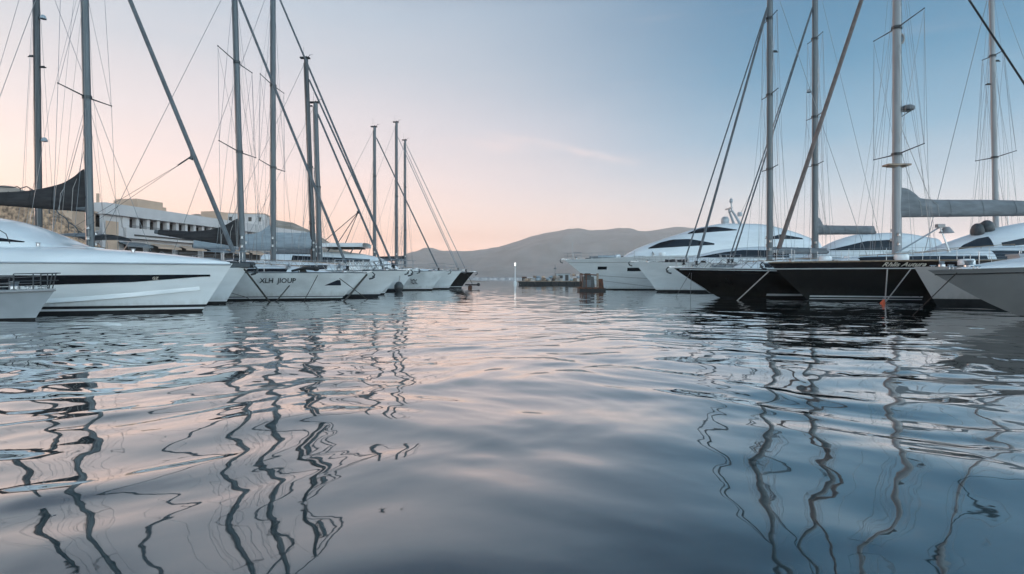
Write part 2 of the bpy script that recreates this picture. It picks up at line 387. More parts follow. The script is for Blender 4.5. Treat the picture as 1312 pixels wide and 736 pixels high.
# ------------------------------------------------------------------ clubhouse, stone ramp and the low buildings on the left
def building():
    A = Vector((-72, 100, 0)); B = Vector((-59, 170, 0)); L = (B-A).length
    rz = math.atan2((B-A).y, (B-A).x)
    t = thing('clubhouse', 'long white harbour clubhouse with a gallery of square openings under a deep roof band', 'building', A, rz)
    # local x along the front, local y to the left (inland); the front faces -y
    def P(name, boxes, m, parent=None):
        b = MB()
        for c, s in boxes: b.box(c, s)
        return b.build(name, M[m], parent or t, smooth=False)
    W = 13
    P('wall', [((L/2, W/2+.6, 4.7), (L, W, 9.4)), ((2.2, .28, 9.6), (4.4, .6, 8.6))], 'plaster')
    P('roof_parapet', [((L/2, W/2-.2, 13.3), (L+.6, W+1.4, 2.0))], 'plaster')
    P('floor_band', [((L/2+2, -.05, 9.35), (L-4.6, 1.3, 1.9))], 'plaster')
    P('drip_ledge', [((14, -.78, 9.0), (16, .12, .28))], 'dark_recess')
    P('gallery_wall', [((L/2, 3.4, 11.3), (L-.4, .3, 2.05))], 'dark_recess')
    P('column', [((4.6, .15, 11.3), (1.5, .9, 2.04))], 'plaster')
    for i in range(26):
        x = 7.2+i*2.45
        P('column', [((x, .15, 11.3), (.72, .9, 2.04))], 'plaster')
        P('window', [((x-1.2, 3.2, 11.3), (1.3, .06, 1.7))], 'glass')
    P('railing', [((L/2+2, -.5, 10.75), (L-6, .07, .07)), ((L/2+2, -.5, 10.5), (L-6, .05, .05))], 'alloy_dark')
    P('end_arch', [((1.9, -.06, 8.2), (2.6, .08, 6.0))], 'plaster_tan')
    for i in range(9):
        x = 6+i*7.2
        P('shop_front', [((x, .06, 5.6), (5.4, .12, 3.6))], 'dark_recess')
        a = MB(); a.poly([(x-3, .0, 7.7), (x+3, .0, 7.7), (x+3, -2.0, 7.0), (x-3, -2.0, 7.0)]); a.poly([(x-3, -2.0, 7.0), (x+3, -2.0, 7.0), (x+3, -2.0, 6.7), (x-3, -2.0, 6.7)])
        a.build('awning', M['plaster_tan' if i % 3 else 'canvas_grey'], t, smooth=False)
    P('plant_room', [((14.2, 6, 15.4), (6.4, 5, 2.4)), ((18.2, 6, 15.0), (1.4, 4, 1.5))], 'plaster_tan')
    P('plant_room', [((36, 6, 15.6), (4.2, 4, 2.4))], 'plaster_tan')
    P('roof_vent', [((6, 3, 14.9), (.8, .8, 1.2))], 'plaster_tan')
    P('roof_vent', [((1.0, 2, 15.2), (.35, .35, 1.8))], 'plaster_tan')
    a = MB(); a.tube((50, 4, 14), (50, 4, 19), .12, .05); a.tube((49.2, 4, 17.2), (50.8, 4, 17.2), .06); a.tube((52, 4, 14), (52, 4, 16.5), .1)
    a.build('roof_antenna', M['wire'], t)
building()

def low_house(name, label, px, py_top, d, w, dep, m, floors=2, roof='flat'):
    x = wx(px, d); h = wz(py_top, d); t = thing(name, label, 'building', (x, d, 0), R(12))
    b = MB(); b.box((0, 0, h/2), (w, dep, h)); b.build('wall', M[m], t, smooth=False)
    b = MB(); b.box((0, 0, h+.15), (w+.5, dep+.5, .3)); b.build('roof', M['plaster_tan'], t, smooth=False)
    n = max(2, int(w/3))
    for f in range(floors):
        for i in range(n):
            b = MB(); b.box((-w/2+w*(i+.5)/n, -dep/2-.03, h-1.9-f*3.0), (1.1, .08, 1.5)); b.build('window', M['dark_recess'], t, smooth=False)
low_house('harbour_house', 'tan block house seen between the dark sail cover and the leftmost yacht', 78, 270, 90, 6.5, 7, 'plaster_tan')
low_house('harbour_house', 'grey plastered house with dark windows behind the dark sail cover', 68, 262, 100, 8, 9, 'plaster', 3)
low_house('hill_house', 'small pale house low on the hill behind the dark sail cover', 318, 276, 210, 13, 9, 'plaster', 1)
def stone_ramp():
    d = 62; x0 = wx(12, d); x1 = wx(112, d)
    t = thing('stone_ramp', 'tan rubble stone wall with a sloping ramp behind the leftmost yacht', 'wall', (x0, d, 0))
    L = x1-x0; b = MB(); H0 = wz(250, d); H1 = wz(316, d)
    top = [(-6, 0, H0+.3)]+[(L*i/24, 0, H0+(H1-H0)*clamp((i-5)/18.)+.12*math.sin(i*2.1)) for i in range(25)]
    b.grid([[(x, 0, -.5) for x, y, z in top], [(x, .25, z*.5) for x, y, z in top], [(x, .6, z) for x, y, z in top], [(x, 2.8, z) for x, y, z in top], [(x, 3.0, -.5) for x, y, z in top]])
    b.build('rubble_face', mat('rubble_stone', (.62, .40, .26), .95, color2=(.16, .105, .075), vscale=2.4, bump=1., bscale=4.5, detail=3), t, smooth=False)
    b = MB(); b.path([(x, .55, z+.9) for x, y, z in top], .06, 6)
    for x, y, z in top[::3]: b.tube((x, .55, z), (x, .55, z+.9), .04)
    b.build('railing', M['alloy_dark'], t)
stone_ramp()

# far breakwater, its light, haze
def breakwater():
    d = 420; b = MB(); rows = []; x0 = wx(505, d); x1 = wx(742, d)
    for i in range(160):
        x = x0+(x1-x0)*i/159; h = 1.6+.5*fbm(x, 0, .3, 4)
        rows.append([(x, d-4, -1), (x, d-2.5+fbm(x, 2, .3), h*.6), (x, d-1, h), (x, d+1, h), (x, d+4, -1)])
    b.grid(rows); o = b.build('breakwater', mat('pale_armour_stone', (.62, .56, .54), .95, color2=(.3, .28, .28), vscale=.35), smooth=False)
    tag(o, 'low pale stone breakwater far across the harbour mouth under the mountain', 'breakwater')
breakwater()
def far_light():
    d = 96; p = at(660, 360, d); t = thing('harbour_light', 'slim white light post with a glowing lantern beside the far pontoon', 'light post', (p.x, d, 0))
    H = wz(337, d)-.5; b = MB(); b.lathe((0, 0, 0), [(.0, -.4), (.26, -.4), (.26, .35), (.09, .5), (.065, H*.5), (.055, H), (0, H)]); b.build('post', M['lamp_white'], t)
    b = MB(); b.lathe((0, 0, H), [(.0, 0), (.10, 0), (.12, .06), (.09, .08), (.09, .38), (.12, .40), (.04, .52), (0, .54)]); b.build('lantern', M['lantern'], t)
far_light()
def haze():
    b = MB(); b.box((0, 500, 180), (11200, 11200, 362)); o = b.build('haze', [], smooth=False)
    m = bpy.data.materials.new('haze'); m.use_nodes = True; t = m.node_tree; t.nodes.clear()
    v = t.nodes.new('ShaderNodeVolumePrincipled'); v.inputs['Color'].default_value = (1.0, .89, .83, 1); v.inputs['Density'].default_value = HAZE; v.inputs['Anisotropy'].default_value = .1
    oo = t.nodes.new('ShaderNodeOutputMaterial'); t.links.new(v.outputs[0], oo.inputs['Volume'])
    o.data.materials.append(m); o['kind'] = 'stuff'
HAZE = 2.2e-4
haze()

# ------------------------------------------------------------------ boat building
class Hull:
    """bow tip above x = 0, stern at x = -L; z = 0 is the waterline"""
    def __init__(s, L, B, zb, zm, zs, rake, flare=.45, full=.5, draft=.35, stern=.8, stemc=1.15, gam=.9, pw=2.0, trans=.0):
        s.__dict__.update(locals())
    def zsheer(s, u): return smooth_interp(u, [(0, s.zb), (.5, s.zm), (1, s.zs)])
    def b(s, u):
        f = s.full
        if u < f: q = 1-(1-u/f)**s.pw
        else: q = 1-(1-s.stern)*((u-f)/(1-f))**2
        return s.B/2*max(q, 0)
    def bw(s, u): return s.b(u)*(1-s.flare*(1-clamp(u/.75))**1.3-.06)
    def pt(s, u, z, side):
        zs = s.zsheer(u); w = z/zs
        if w >= 0:
            k = clamp(w)**s.stemc; y = s.bw(u)+(s.b(u)-s.bw(u))*clamp(w)**(1/s.gam)
            x = (1-k)*(-(s.rake+u*(s.L-s.rake-s.trans))) + k*(-u*s.L)
        else:
            q = -z/s.draft; y = s.bw(u)*(1-q)**.6; x = -(s.rake+u*(s.L-s.rake-s.trans))-.5*q*(1-u)
        return Vector((x, side*y, z))
    def surf(s, x, z, side, off=0.):
        u = clamp(-x/s.L)
        for _ in range(6):
            k = clamp(z/s.zsheer(u))**s.stemc
            u = clamp((-x-(1-k)*s.rake)/((1-k)*(s.L-s.rake-s.trans)+k*s.L), 0.0, 1)
        p = s.pt(u, z, side)
        if off:
            e = .02; a = s.pt(clamp(u+e), z, side)-s.pt(clamp(u-e), z, side); c = s.pt(u, z+.03, side)-s.pt(u, z-.03, side)
            n = a.cross(c).normalized()
            if n.y*side < 0: n = -n
            p = p+n*off
        return p
    def build(s, parent, hm, bands=(), name='hull'):
        """bands: (upper z, material) upwards from the keel"""
        mats = [M[hm]]+[M[k] for _, k in bands]; b = MB(); N = 48
        us = [(i/(N-1))**1.5 for i in range(N)]
        zlev = [z for z, _ in bands]; fr = [.12, .25, .4, .55, .7, .85, .94, 1.]
        nb = len(zlev)
        for side in (-1, 1):
            rows = []
            for u in us:
                zs = s.zsheer(u); zt = zlev[-1] if zlev else 0.
                zz = [-s.draft, -s.draft*.6, -s.draft*.25, 0.]+zlev+[zt+(zs-zt)*f for f in fr]
                rows.append([s.pt(u, z, side) for z in zz])
            b.grid(rows, mfun=lambda i, j: (1 if nb else 0) if j < 3 else ((j-3+1) if j-3 < nb else 0))
            # transom half
            st = rows[-1]; b.grid([[Vector((p.x, 0, p.z)) for p in st], st], mfun=lambda i, j: (1 if nb else 0) if j < 3 else ((j-3+1) if j-3 < nb else 0))
        o = b.build(name, mats, parent, ang=30)
        return o
    def deck(s, parent, dm='deck', drop=.03, camber=.05, u0=0.006):
        b = MB(); rows = []
        for i in range(40):
            u = u0+(1-u0)*(i/39)**1.3; bb = max(s.b(u)-.012, 0.002); z = s.zsheer(u)-drop
            rows.append([(-u*s.L-.0, bb*v, z+camber*(1-v*v)*min(1, bb)) for v in (-1, -.8, -.4, 0, .4, .8, 1)])
        b.grid(rows); return b.build('deck', M[dm], parent)
    def toe_rail(s, parent, tm='alloy', r=.028, u1=1.):
        b = MB()
        for side in (-1, 1):
            b.path([Vector((-u*s.L, side*max(s.b(u)-.02, 0.0), s.zsheer(u)+.012)) for u in [(i/35)**1.4*u1 for i in range(36)]], r, 6)
        return b.build('toe_rail', M[tm], parent)
    def rub_strip(s, parent, zf, r, rm, x0=-.05, x1=None):
        b = MB(); x1 = x1 or -s.L*.98
        for side in (-1, 1):
            b.path([s.surf(x0+(x1-x0)*i/40, zf(x0+(x1-x0)*i/40), side, .004) for i in range(41)], r, 6)
        return b.build('rubbing_strake', M[rm], parent)
    def patch(s, x0, x1, zlo, zhi, side, off=.010, n=22, m=4):
        """a window or panel let into the side, with its edges turned in"""
        b = MB(); rows = []
        for i in range(n+1):
            x = x0+(x1-x0)*i/n; a = zlo(x) if callable(zlo) else zlo; c = zhi(x) if callable(zhi) else zhi
            r = [s.surf(x, a+(c-a)*j/m, side, off) for j in range(m+1)]
            rows.append([s.surf(x, a, side, -.01)]+r+[s.surf(x, c, side, -.01)])
        b.grid(rows); b.poly(rows[0]); b.poly(rows[-1]); return b
def deck_z(h, x, drop=.03): return h.zsheer(clamp(-x/h.L))-drop

def lettering(text, mapper, width, height, name, m, parent, shear=.0, depth=True):
    cu = bpy.data.curves.new('lettering', 'FONT'); cu.body = text; cu.size = 1.0; cu.shear = shear; cu.resolution_u = 2; cu.offset = .018
    tmp = bpy.data.objects.new('lettering', cu); COL.objects.link(tmp)
    dg = bpy.context.evaluated_depsgraph_get(); me0 = tmp.evaluated_get(dg).to_mesh()
    vs_ = [v.co.copy() for v in me0.vertices]; fs = [tuple(p.vertices) for p in me0.polygons]
    tmp.evaluated_get(dg).to_mesh_clear(); bpy.data.objects.remove(tmp); bpy.data.curves.remove(cu)
    xs = [v.x for v in vs_]; ys = [v.y for v in vs_]; x0, x1, y0, y1 = min(xs), max(xs), min(ys), max(ys)
    b = MB(); b.v = [tuple(mapper((v.x-x0)/(x1-x0)*width, (v.y-y0)/(y1-y0)*height)) for v in vs_]; b.f = fs; b.m = [0]*len(fs)
    return b.build(name, M[m], parent, smooth=False)

class Body:
    """moulded superstructure: superellipse sections along x. st: (x, half width, roof z); base z from a function"""
    def __init__(s, st, base, n=3.2):
        s.st = sorted(st); s.base = base; s.n = n
        s.w_ = [(a, b) for a, b, c in s.st]; s.z_ = [(a, c) for a, b, c in s.st]
        s.x0 = s.st[0][0]; s.x1 = s.st[-1][0]
    def w(s, x): return smooth_interp(x, s.w_)
    def top(s, x): return smooth_interp(x, s.z_)
    def y(s, x, z):
        b0 = s.base(x); t = clamp((z-b0)/max(s.top(x)-b0, .01), 0, .999)
        return s.w(x)*(1-.10*t)*(1-t**s.n)**(1/s.n)
    def build(s, name, m, parent, N=56):
        b = MB(); rows = []
        for i in range(N):
            x = s.x0+(s.x1-s.x0)*i/(N-1); b0 = s.base(x); hh = max(s.top(x)-b0, .005); w = s.w(x); row = []
            for j in range(17):
                th = math.pi*j/16; c = math.cos(th); sn = math.sin(th)
                t = abs(sn)**(2/s.n); row.append((x, w*(1-.10*t)*math.copysign(abs(c)**(2/s.n), c), b0+hh*t))
            rows.append(row)
        b.grid(rows); b.poly(rows[0]); b.poly(rows[-1][::-1])
        return b.build(name, M[m], parent, ang=50)
    def patch(s, x0, x1, zlo, zhi, side, off=.012, n=20, m=3):
        b = MB(); rows = []
        for i in range(n+1):
            x = x0+(x1-x0)*i/n; a = zlo(x) if callable(zlo) else zlo; c = zhi(x) if callable(zhi) else zhi
            r = [Vector((x, side*(s.y(x, a+(c-a)*j/m)+off), a+(c-a)*j/m+off*.4)) for j in range(m+1)]
            inn = [Vector((x, side*(s.y(x, q)-.02), q)) for q in (a, c)]
            rows.append([inn[0]]+r+[inn[1]])
        b.grid(rows); b.poly(rows[0]); b.poly(rows[-1]); return b
def lerpf(x0, a, x1, b): return lambda x: a+(b-a)*(x-x0)/(x1-x0)
def wedge(x0, x1, pts_lo, pts_hi): return (lambda x: interp(x, pts_lo)), (lambda x: interp(x, pts_hi))

def rails(h, t, x_from=-1.4, x_to=-9, step=1.5, hgt=.62, pul=True, r=.0125, rm='steel'):
    # one stanchion mesh, copied along both sides
    proto = None
    n = max(2, int((x_from-x_to)/step)+1)
    for side in (-1, 1):
        for i in range(n):
            x = x_from-(x_from-x_to)*i/(n-1); u = -x/h.L
            loc = (x, side*(h.b(u)-.06), h.zsheer(u)-.02)
            if proto is None:
                b = MB(); b.tube((0, 0, 0), (0, 0, hgt), r, n=6); b.ball((0, 0, hgt), r*1.25, 6, 4); b.box((0, 0, .02), (.09, .06, .03)); proto = b.build('stanchion', M[rm], t); proto.location = loc
            else: dup(proto, t, loc)
        for f in (.52, 1.0):
            b = MB(); b.path([Vector((x_from-(x_from-x_to)*i/20, side*(h.b(-(x_from-(x_from-x_to)*i/20)/h.L)-.06), h.zsheer(-(x_from-(x_from-x_to)*i/20)/h.L)-.02+hgt*f)) for i in range(21)], .006, 5)
            b.build('guard_wire', M['wire'], t)
    if pul:
        b = MB(); xs = [x_from+(-.02-x_from)*i/10 for i in range(11)]
        def rp(x, side, f): u = max(-x/h.L, 0); return Vector((x+(.10 if x > -.3 else 0)*f, side*max(h.b(u)-.05, .03), h.zsheer(u)-.02+(hgt+.06)*f))
        for f in (.55, 1.):
            b.path([rp(x, -1, f) for x in xs]+[rp(x, 1, f) for x in xs[::-1]], r*1.1, 6)
        for side in (-1, 1):
            for x in (x_from, x_from*.55, x_from*.2): b.tube(rp(x, side, 0), rp(x, side, 1), r*1.1, n=6)
        b.build('pulpit', M[rm], t)

def netting(h, t, x0, x1, hgt=.6, step=.33):
    """lattice laced between the deck edge and the upper guard wire"""
    n = int((x0-x1)/step)
    for sd in (-1, 1):
        b = MB()
        def p(x, f): u = clamp(-x/h.L); return Vector((x, sd*(h.b(u)-.06), h.zsheer(u)+hgt*f))
        for i in range(n):
            x = x0-step*i; b.tube(p(x, .02), p(x-step, .95), .011, n=4)
            if i % 2: b.tube(p(x, .95), p(x-step*1.4, .02), .008, n=4)
        b.build('rail_netting', M['rope'] if sd < 0 else M['rope_dark'], t)

def mast_rig(h, t, xm, zm0, ztop, r, mm='alloy', spreaders=(), stays=(), back=None, shroud=True, halyards=3, lights=(), head=True, seed=1, rake=.0, radar=None, dark_wire=False):
    rnd = random.Random(seed); wm = M['wire']
    lean = -rake*(ztop-zm0)
    def mp(z): return Vector((xm+lean*(z-zm0)/(ztop-zm0), 0, z))
    b = MB(); b.path([mp(zm0+(ztop-zm0)*i/12) for i in range(13)], r, 12, r1=r*.82, flat=.8)
    b.lathe((xm, 0, zm0), [(r*1.6, 0), (r*1.6, .06), (r*1.15, .1)], 12)
    mast = b.build('mast', M[mm], t)
    b = MB(); b.path([mp(zm0+.4)+Vector((-r*.95, 0, 0)), mp(ztop-.3)+Vector((-r*.85, 0, 0))], r*.22, 5); b.build('sail_track', M['alloy_dark'], mast)
    # winches, cleats and gear at the mast foot
    b = MB()
    for q in range(4):
        z = zm0+.7+.22*q; sd = (-1)**q
        b.lathe((xm+r*.3, sd*(r+.05), z), [(0, -.07), (.07, -.07), (.06, 0), (.075, .06), (0, .06)], 10)
    b.build('winch', M['steel'], mast)
    tips = []
    for (z, half) in spreaders:
        c = mp(z)
        b = MB()
        for sd in (-1, 1):
            e = c+Vector((-.02*half, sd*half, .06*half)); b.tube(c+Vector((0, sd*r*.6, 0)), e, .034, .022, 7, flat=.6); b.ball(e, .035, 7, 5)
        b.lathe((c.x, 0, c.z-.06), [(r*1.12, 0), (r*1.12, .12)], 12)
        b.build('spreader', M['alloy_dark'], mast); tips.append((z, half))
    if head:
        b = MB(); p = mp(ztop); b.box(p+Vector((-.06, 0, .03)), (r*3.6, r*1.5, .08)); b.tube(p+Vector((-.15, 0, 0)), p+Vector((-.15, 0, .75)), .008, n=5); b.tube(p, p+Vector((.28, 0, .22)), .01, n=5); b.tube(p+Vector((.2, 0, .22)), p+Vector((.45, 0, .24)), .012, n=5)
        b.ball(p+Vector((.02, 0, .12)), .045, 8, 6)
        b.build('masthead_gear', M['black'], mast)
    for z, kind in lights:
        p = mp(z); fl = 1
        if kind.startswith('back_'): kind = kind[5:]; fl = -1
        if kind == 'lamp':
            b = MB(); b.lathe(p+Vector((fl*r+fl*.16, 0, -.02)), [(0, 0), (.16, 0), (.15, .08), (.10, .18), (.04, .22), (0, .22)], 12); b.tube(p, p+Vector((fl*r+fl*.14, 0, .0)), .025); b.build('deck_light', M['canvas_blue'], mast)
        elif kind == 'radar':
            b = MB(); b.lathe(p+Vector((fl*r+fl*.32, 0, 0)), [(0, 0), (.26, .02), (.29, .08), (.28, .18), (.18, .25), (0, .27)], 16); b.build('radar_dome', M['canvas_grey'], mast)
            b = MB(); b.box(p+Vector((fl*r+fl*.2, 0, -.03)), (.5, .18, .04)); b.tube(p+Vector((fl*r, 0, -.3)), p+Vector((fl*r+fl*.4, 0, -.04)), .02); b.build('radar_bracket', M['alloy_dark'], mast)
        elif kind == 'loop':
            b = MB(); b.path([p+Vector((fl*r+fl*.02+.10*math.cos(a), .0, .22*math.sin(a))) for a in [i*math.pi/8 for i in range(16)]], .05, 7, closed=True); b.build('halyard_coil', M['rope'], mast)
        elif kind == 'steam':
            b = MB(); b.box(p+Vector((fl*r+fl*.12, 0, 0)), (.24, .1, .1), taper=.7); b.tube(p+Vector((fl*r+fl*.1, 0, 0)), p+Vector((fl*r+fl*.3, 0, -.04)), .03); b.build('steaming_light', M['black'], mast)
        elif kind == 'plate':
            b = MB(); b.box(p, (r*5.2, .5, .08)); b.box(p+Vector((0, 0, -.06)), (r*4.0, .3, .06)); b.build('mast_step_plate', M['wood'], mast)
    for (xf, zf, zt, rr, m_) in stays:
        a = Vector((xf, 0, zf)); e = mp(zt); d = (e-a)
        b = MB()
        if rr > .03:
            b.path([a+d*(.03+.94*i/16) for i in range(17)], rr*.82, 9, r1=rr*.7)
            b.tube(a, a+d*.03, .018, n=6); b.tube(a+d*.97, e, .02, n=6)
            o = b.build('forestay', M[m_], t)
            c = MB(); c.lathe(a+d*.012, [(0, -.10), (.11, -.10), (.12, -.06), (.07, -.04), (.07, .06), (.12, .09), (.11, .12), (0, .12)], 12); c.build('furling_drum', M['black'], o)
        else:
            b.tube(a, e, rr, n=6); b.build('forestay', M[m_], t)
    if back:
        xb, zb_, rb = back[:3]; b = MB(); b.tube(mp(ztop-.1), (xb, 0, zb_), rb, n=6); b.build('backstay', M['canvas_dark' if rb > .02 else 'wire'], t)
    if shroud:
        u = clamp(-xm/h.L); bb = h.b(u)-.07; zc = h.zsheer(u)
        for sd in (-1, 1):
            chain = Vector((xm-.12, sd*bb, zc)); pts = [chain]
            for z, half in tips: c = mp(z); pts.append(c+Vector((-.02*half, sd*min(half, bb), .06*half)))
            pts.append(mp(ztop-.35))
            b = MB(); b.path(pts, .0085, 5); b.build('cap_shroud', wm, t)
            for q, (z, half) in enumerate(tips):
                b = MB(); base = chain+Vector((-.35, 0, 0)) if q == 0 else mp(tips[q-1][0])+Vector((-.02*tips[q-1][1], sd*tips[q-1][1], 0))
                b.tube(base, mp(z-.06), .0075, n=5)
                b.build('lower_shroud', wm, t)
            b = MB(); b.tube(chain+Vector((.75, 0, 0)), mp((tips[0][0] if tips else ztop*.6)-.05), .007, n=5); b.build('babystay', wm, t)
    for q in range(halyards):
        zt = ztop-.25-.9*rnd.random()*(ztop-zm0)*.35; b = MB()
        side = rnd.choice((-1, 1)); e = Vector((xm+rnd.uniform(-1.6, 1.0), side*rnd.uniform(.2, 1.0)*h.b(clamp(-xm/h.L)), zm0+.1))
        a = mp(zt); mid = (a+e)/2+Vector((rnd.uniform(-.25, .1), 0, 0))
        b.path([a+(mid-a)*k/5 if k <= 5 else mid+(e-mid)*(k-5)/5 for k in range(11)], .006, 5); b.build('halyard', M['rope'] if q % 2 else wm, t)
    return mast

def boom_cover(h, t, xm, z0, z1, ln, cm, prof, r=.09, bm='alloy', wid=.22, lines=True, seed=0):
    """boom from the mast aft; prof: (distance aft, cover height above the boom)"""
    b = MB(); a = Vector((xm-.12, 0, z0)); e = Vector((xm-ln, 0, z1)); b.path([a+(e-a)*i/8 for i in range(9)], r, 10, flat=.7); bo = b.build('boom', M[bm], t)
    b = MB(); rows = []; N = 80
    for i in range(N):
        f = i/(N-1); x = prof[0][0]+(prof[-1][0]-prof[0][0])*f; hh = smooth_interp(x, prof); p = a+(e-a)*clamp((x-.12)/(ln-.12))
        p = Vector((xm-x, 0, p.z)); w = wid*(.55+.45*math.sin(math.pi*clamp(.12+f*.8)))*(1+.10*noise.noise(Vector((x*2.1, seed, 1))))
        row = []
        for k in range(18):
            th = 2*math.pi*k/18; c = math.cos(th); s_ = math.sin(th)
            up = (s_+1)/2; wob = 1+.16*noise.noise(Vector((x*2.4, th*1.5, seed+.5)))
            row.append(p+Vector((.06*noise.noise(Vector((x, th, 9))), w*c*wob*(1+.22*abs(noise.noise(Vector((x*3.3+up*2.5, seed+4, th*.7)))))*(1-.72*up**1.2), -r*1.3+(hh+r*1.3)*up)))
        rows.append(row)
    b.grid(rows, close=True); b.poly(rows[0][::-1]); b.poly(rows[-1]); cv = b.build('sail_cover', M[cm], t, ang=60)
    for q in range(4):
        x = prof[-1][0]*(.30+.19*q); hh = smooth_interp(x, prof); zc = (a+(e-a)*clamp((x-.12)/(ln-.12))).z; b = MB(); w = wid*1.02
        b.path([(xm-x, w*math.cos(th)*(1-.70*((math.sin(th)+1)/2)**1.2)*1.08, zc-r*1.4+(hh+r*1.55)*(math.sin(th)+1)/2) for th in [j*math.pi/7 for j in range(14)]], .008, 5, closed=True); b.build('tie', M[cm], cv)
    if lines:
        for q in range(2):
            b = MB(); x = ln*(.12+.10*q)
            for sd in (-1, 1):
                b.path([Vector((xm-x, sd*(wid+.03), z0-.15)), Vector((xm-x-.02, sd*wid*.65, z0+interp(x, prof)*.6)), Vector((xm-x*.9+.05, 0, z0+interp(x, prof)+.05)), Vector((xm-.05, 0, z0+3.5+q))], .012, 5)
            b.build('lazy_jack', M['rope'], t)
    return bo

_cl = [40]
def foredeck_gear(h, t, seed=0, anchor=True, hatch=-2.4):
    _cl[0] += 1
    if h.L > 8: clutter(h, t, _cl[0])
    if anchor:
        z = h.zsheer(0)
        b = MB(); b.box((-.12, 0, z+.05), (.75, .16, .05)); b.tube((.22, -.07, z+.06), (.22, .07, z+.06), .05, n=8); b.build('bow_roller', M['steel'], t)
        b = MB(); b.tube((.30, 0, z+.03), (-.25, 0, z+.10), .025); b.path([(.33, -.17, z-.16), (.38, 0, z-.22), (.33, .17, z-.16)], .03, 6); b.path([(.30, 0, z+.03), (.40, 0, z-.08), (.30, 0, z-.26), (.12, 0, z-.30)], .035, 6, r1=.05); b.build('anchor', M['alloy_dark'], t)
    zd = deck_z(h, -1.1)
    b = MB(); b.lathe((-1.1, 0, zd), [(0, 0), (.13, 0), (.12, .12), (.08, .16), (.11, .24), (0, .26)], 12); b.build('windlass', M['steel'], t)
    zh = deck_z(h, hatch); b = MB(); b.box((hatch, 0, zh+.075), (.6, .6, .07), taper=.92); b.build('hatch', M['glass'], t)
    pr = None
    for sd in (-1, 1):
        u = .10; b = MB(); loc = (-u*h.L, sd*(h.b(u)-.14), h.zsheer(u))
        if pr is None:
            b.tube((-.13, 0, .06), (.13, 0, .06), .016, n=6); b.tube((-.05, 0, -.02), (-.05, 0, .06), .02, n=6); b.tube((.05, 0, -.02), (.05, 0, .06), .02, n=6); pr = b.build('cleat', M['steel'], t); pr.location = loc
        else: dup(pr, t, loc)

def clutter(h, t, seed, x0=-2.6, x1=-9, n=7):
    """loose gear lashed along the side decks and the foredeck"""
    rnd = random.Random(seed)
    for i in range(n):
        x = x0+(x1-x0)*(i+rnd.random()*.7)/n; u = clamp(-x/h.L); sd = -1 if rnd.random() < .6 else 1
        y = sd*h.b(u)*rnd.uniform(.55, .82); z = deck_z(h, x)+.02; k = rnd.randrange(5); b = MB()
        if k == 0:
            b.lathe((x, y, z), [(0, 0), (.10, 0), (.09, .16), (.13, .2)], 10); b.path([(x, y, z+.16), (x+.02, y, z+.32), (x+.14, y, z+.38)], .075, 8, r1=.11); b.build('ventilator', M['steel'], t)
        elif k == 1:
            for q in range(4): b.path([(x+(.20-.02*q)*math.cos(a), y+(.17-.02*q)*math.sin(a), z+.03+.045*q+.01*math.sin(3*a)) for a in [j*math.pi/8 for j in range(16)]], .024, 5, closed=True)
            b.build('rope_coil', M[rnd.choice(['rope', 'rope_dark', 'navy'])], t)
        elif k == 2:
            b.box((x, y, z+.17), (.75, .42, .3), taper=.94); b.box((x, y, z+.34), (.79, .46, .05)); b.build('deck_locker', M[rnd.choice(['gelcoat', 'light_grey_hull'])], t, smooth=False)
        elif k == 3:
            b.path([(x-.8+.2*j, y+.02*math.sin(j*2.), z+.14+.015*math.sin(j*1.7)) for j in range(9)], .12, 9); b.build('rolled_awning', M[rnd.choice(['canvas_blue', 'canvas_grey', 'canvas_dark'])], t)
        else:
            b.lathe((x, y, z), [(0, 0), (.26, .02), (.3, .1), (.3, .26), (.26, .34), (0, .36)], 12); b.build('life_raft', M['gelcoat'], t)

def cockpit(h, t, x0, hood='canvas_dark', bimini=None):
    z = deck_z(h, x0); w = h.b(-x0/h.L)*.62
    b = MB(); rows = []
    for i in range(9):
        f = i/8; x = x0-.0-1.5*f; hh = .62*math.sin(math.pi/2*clamp(f*1.35+.06)); rows.append([(x, w*math.cos(math.pi*k/12), z+.28+hh*math.sin(math.pi*k/12)**.6) for k in range(13)])
    b.grid(rows); b.build('sprayhood', M[hood], t)
    b = MB(); zc = deck_z(h, x0-3.6); b.lathe((x0-3.6, 0, zc), [(.12, 0), (.10, .8), (0, .85)], 10); b.build('pedestal', M['gelcoat'], t)
    b = MB(); b.path([(x0-3.75, .45*math.cos(a), zc+.85+.45*math.sin(a)) for a in [i*math.pi/10 for i in range(20)]], .015, 6, closed=True)
    for k in range(5): b.tube((x0-3.75, 0, zc+.85), (x0-3.75, .45*math.cos(k*1.2566), zc+.85+.45*math.sin(k*1.2566)), .01, n=5)
    b.build('steering_wheel', M['steel'], t)
    if bimini:
        b = MB(); b.grid([[(x0-2.3-2.4*i/6, w*1.15*math.cos(math.pi*k/10), z+1.75+.22*math.sin(math.pi*k/10)+.08*math.sin(math.pi*i/6)) for k in range(11)] for i in range(7)]); b.grid([[(x0-2.3-2.4*i/6, w*1.15*math.cos(math.pi*k/10), z+1.73+.20*math.sin(math.pi*k/10)+.08*math.sin(math.pi*i/6)) for k in range(11)] for i in range(7)])
        b.build('bimini', M[bimini], t)
        b = MB()
        for sd in (-1, 1):
            for xx in (x0-2.4, x0-4.6): b.tube((xx, sd*w*1.12, z+1.76), (x0-3.5, sd*w*1.25, z), .014, n=6)
        b.build('bimini_frame', M['steel'], t)

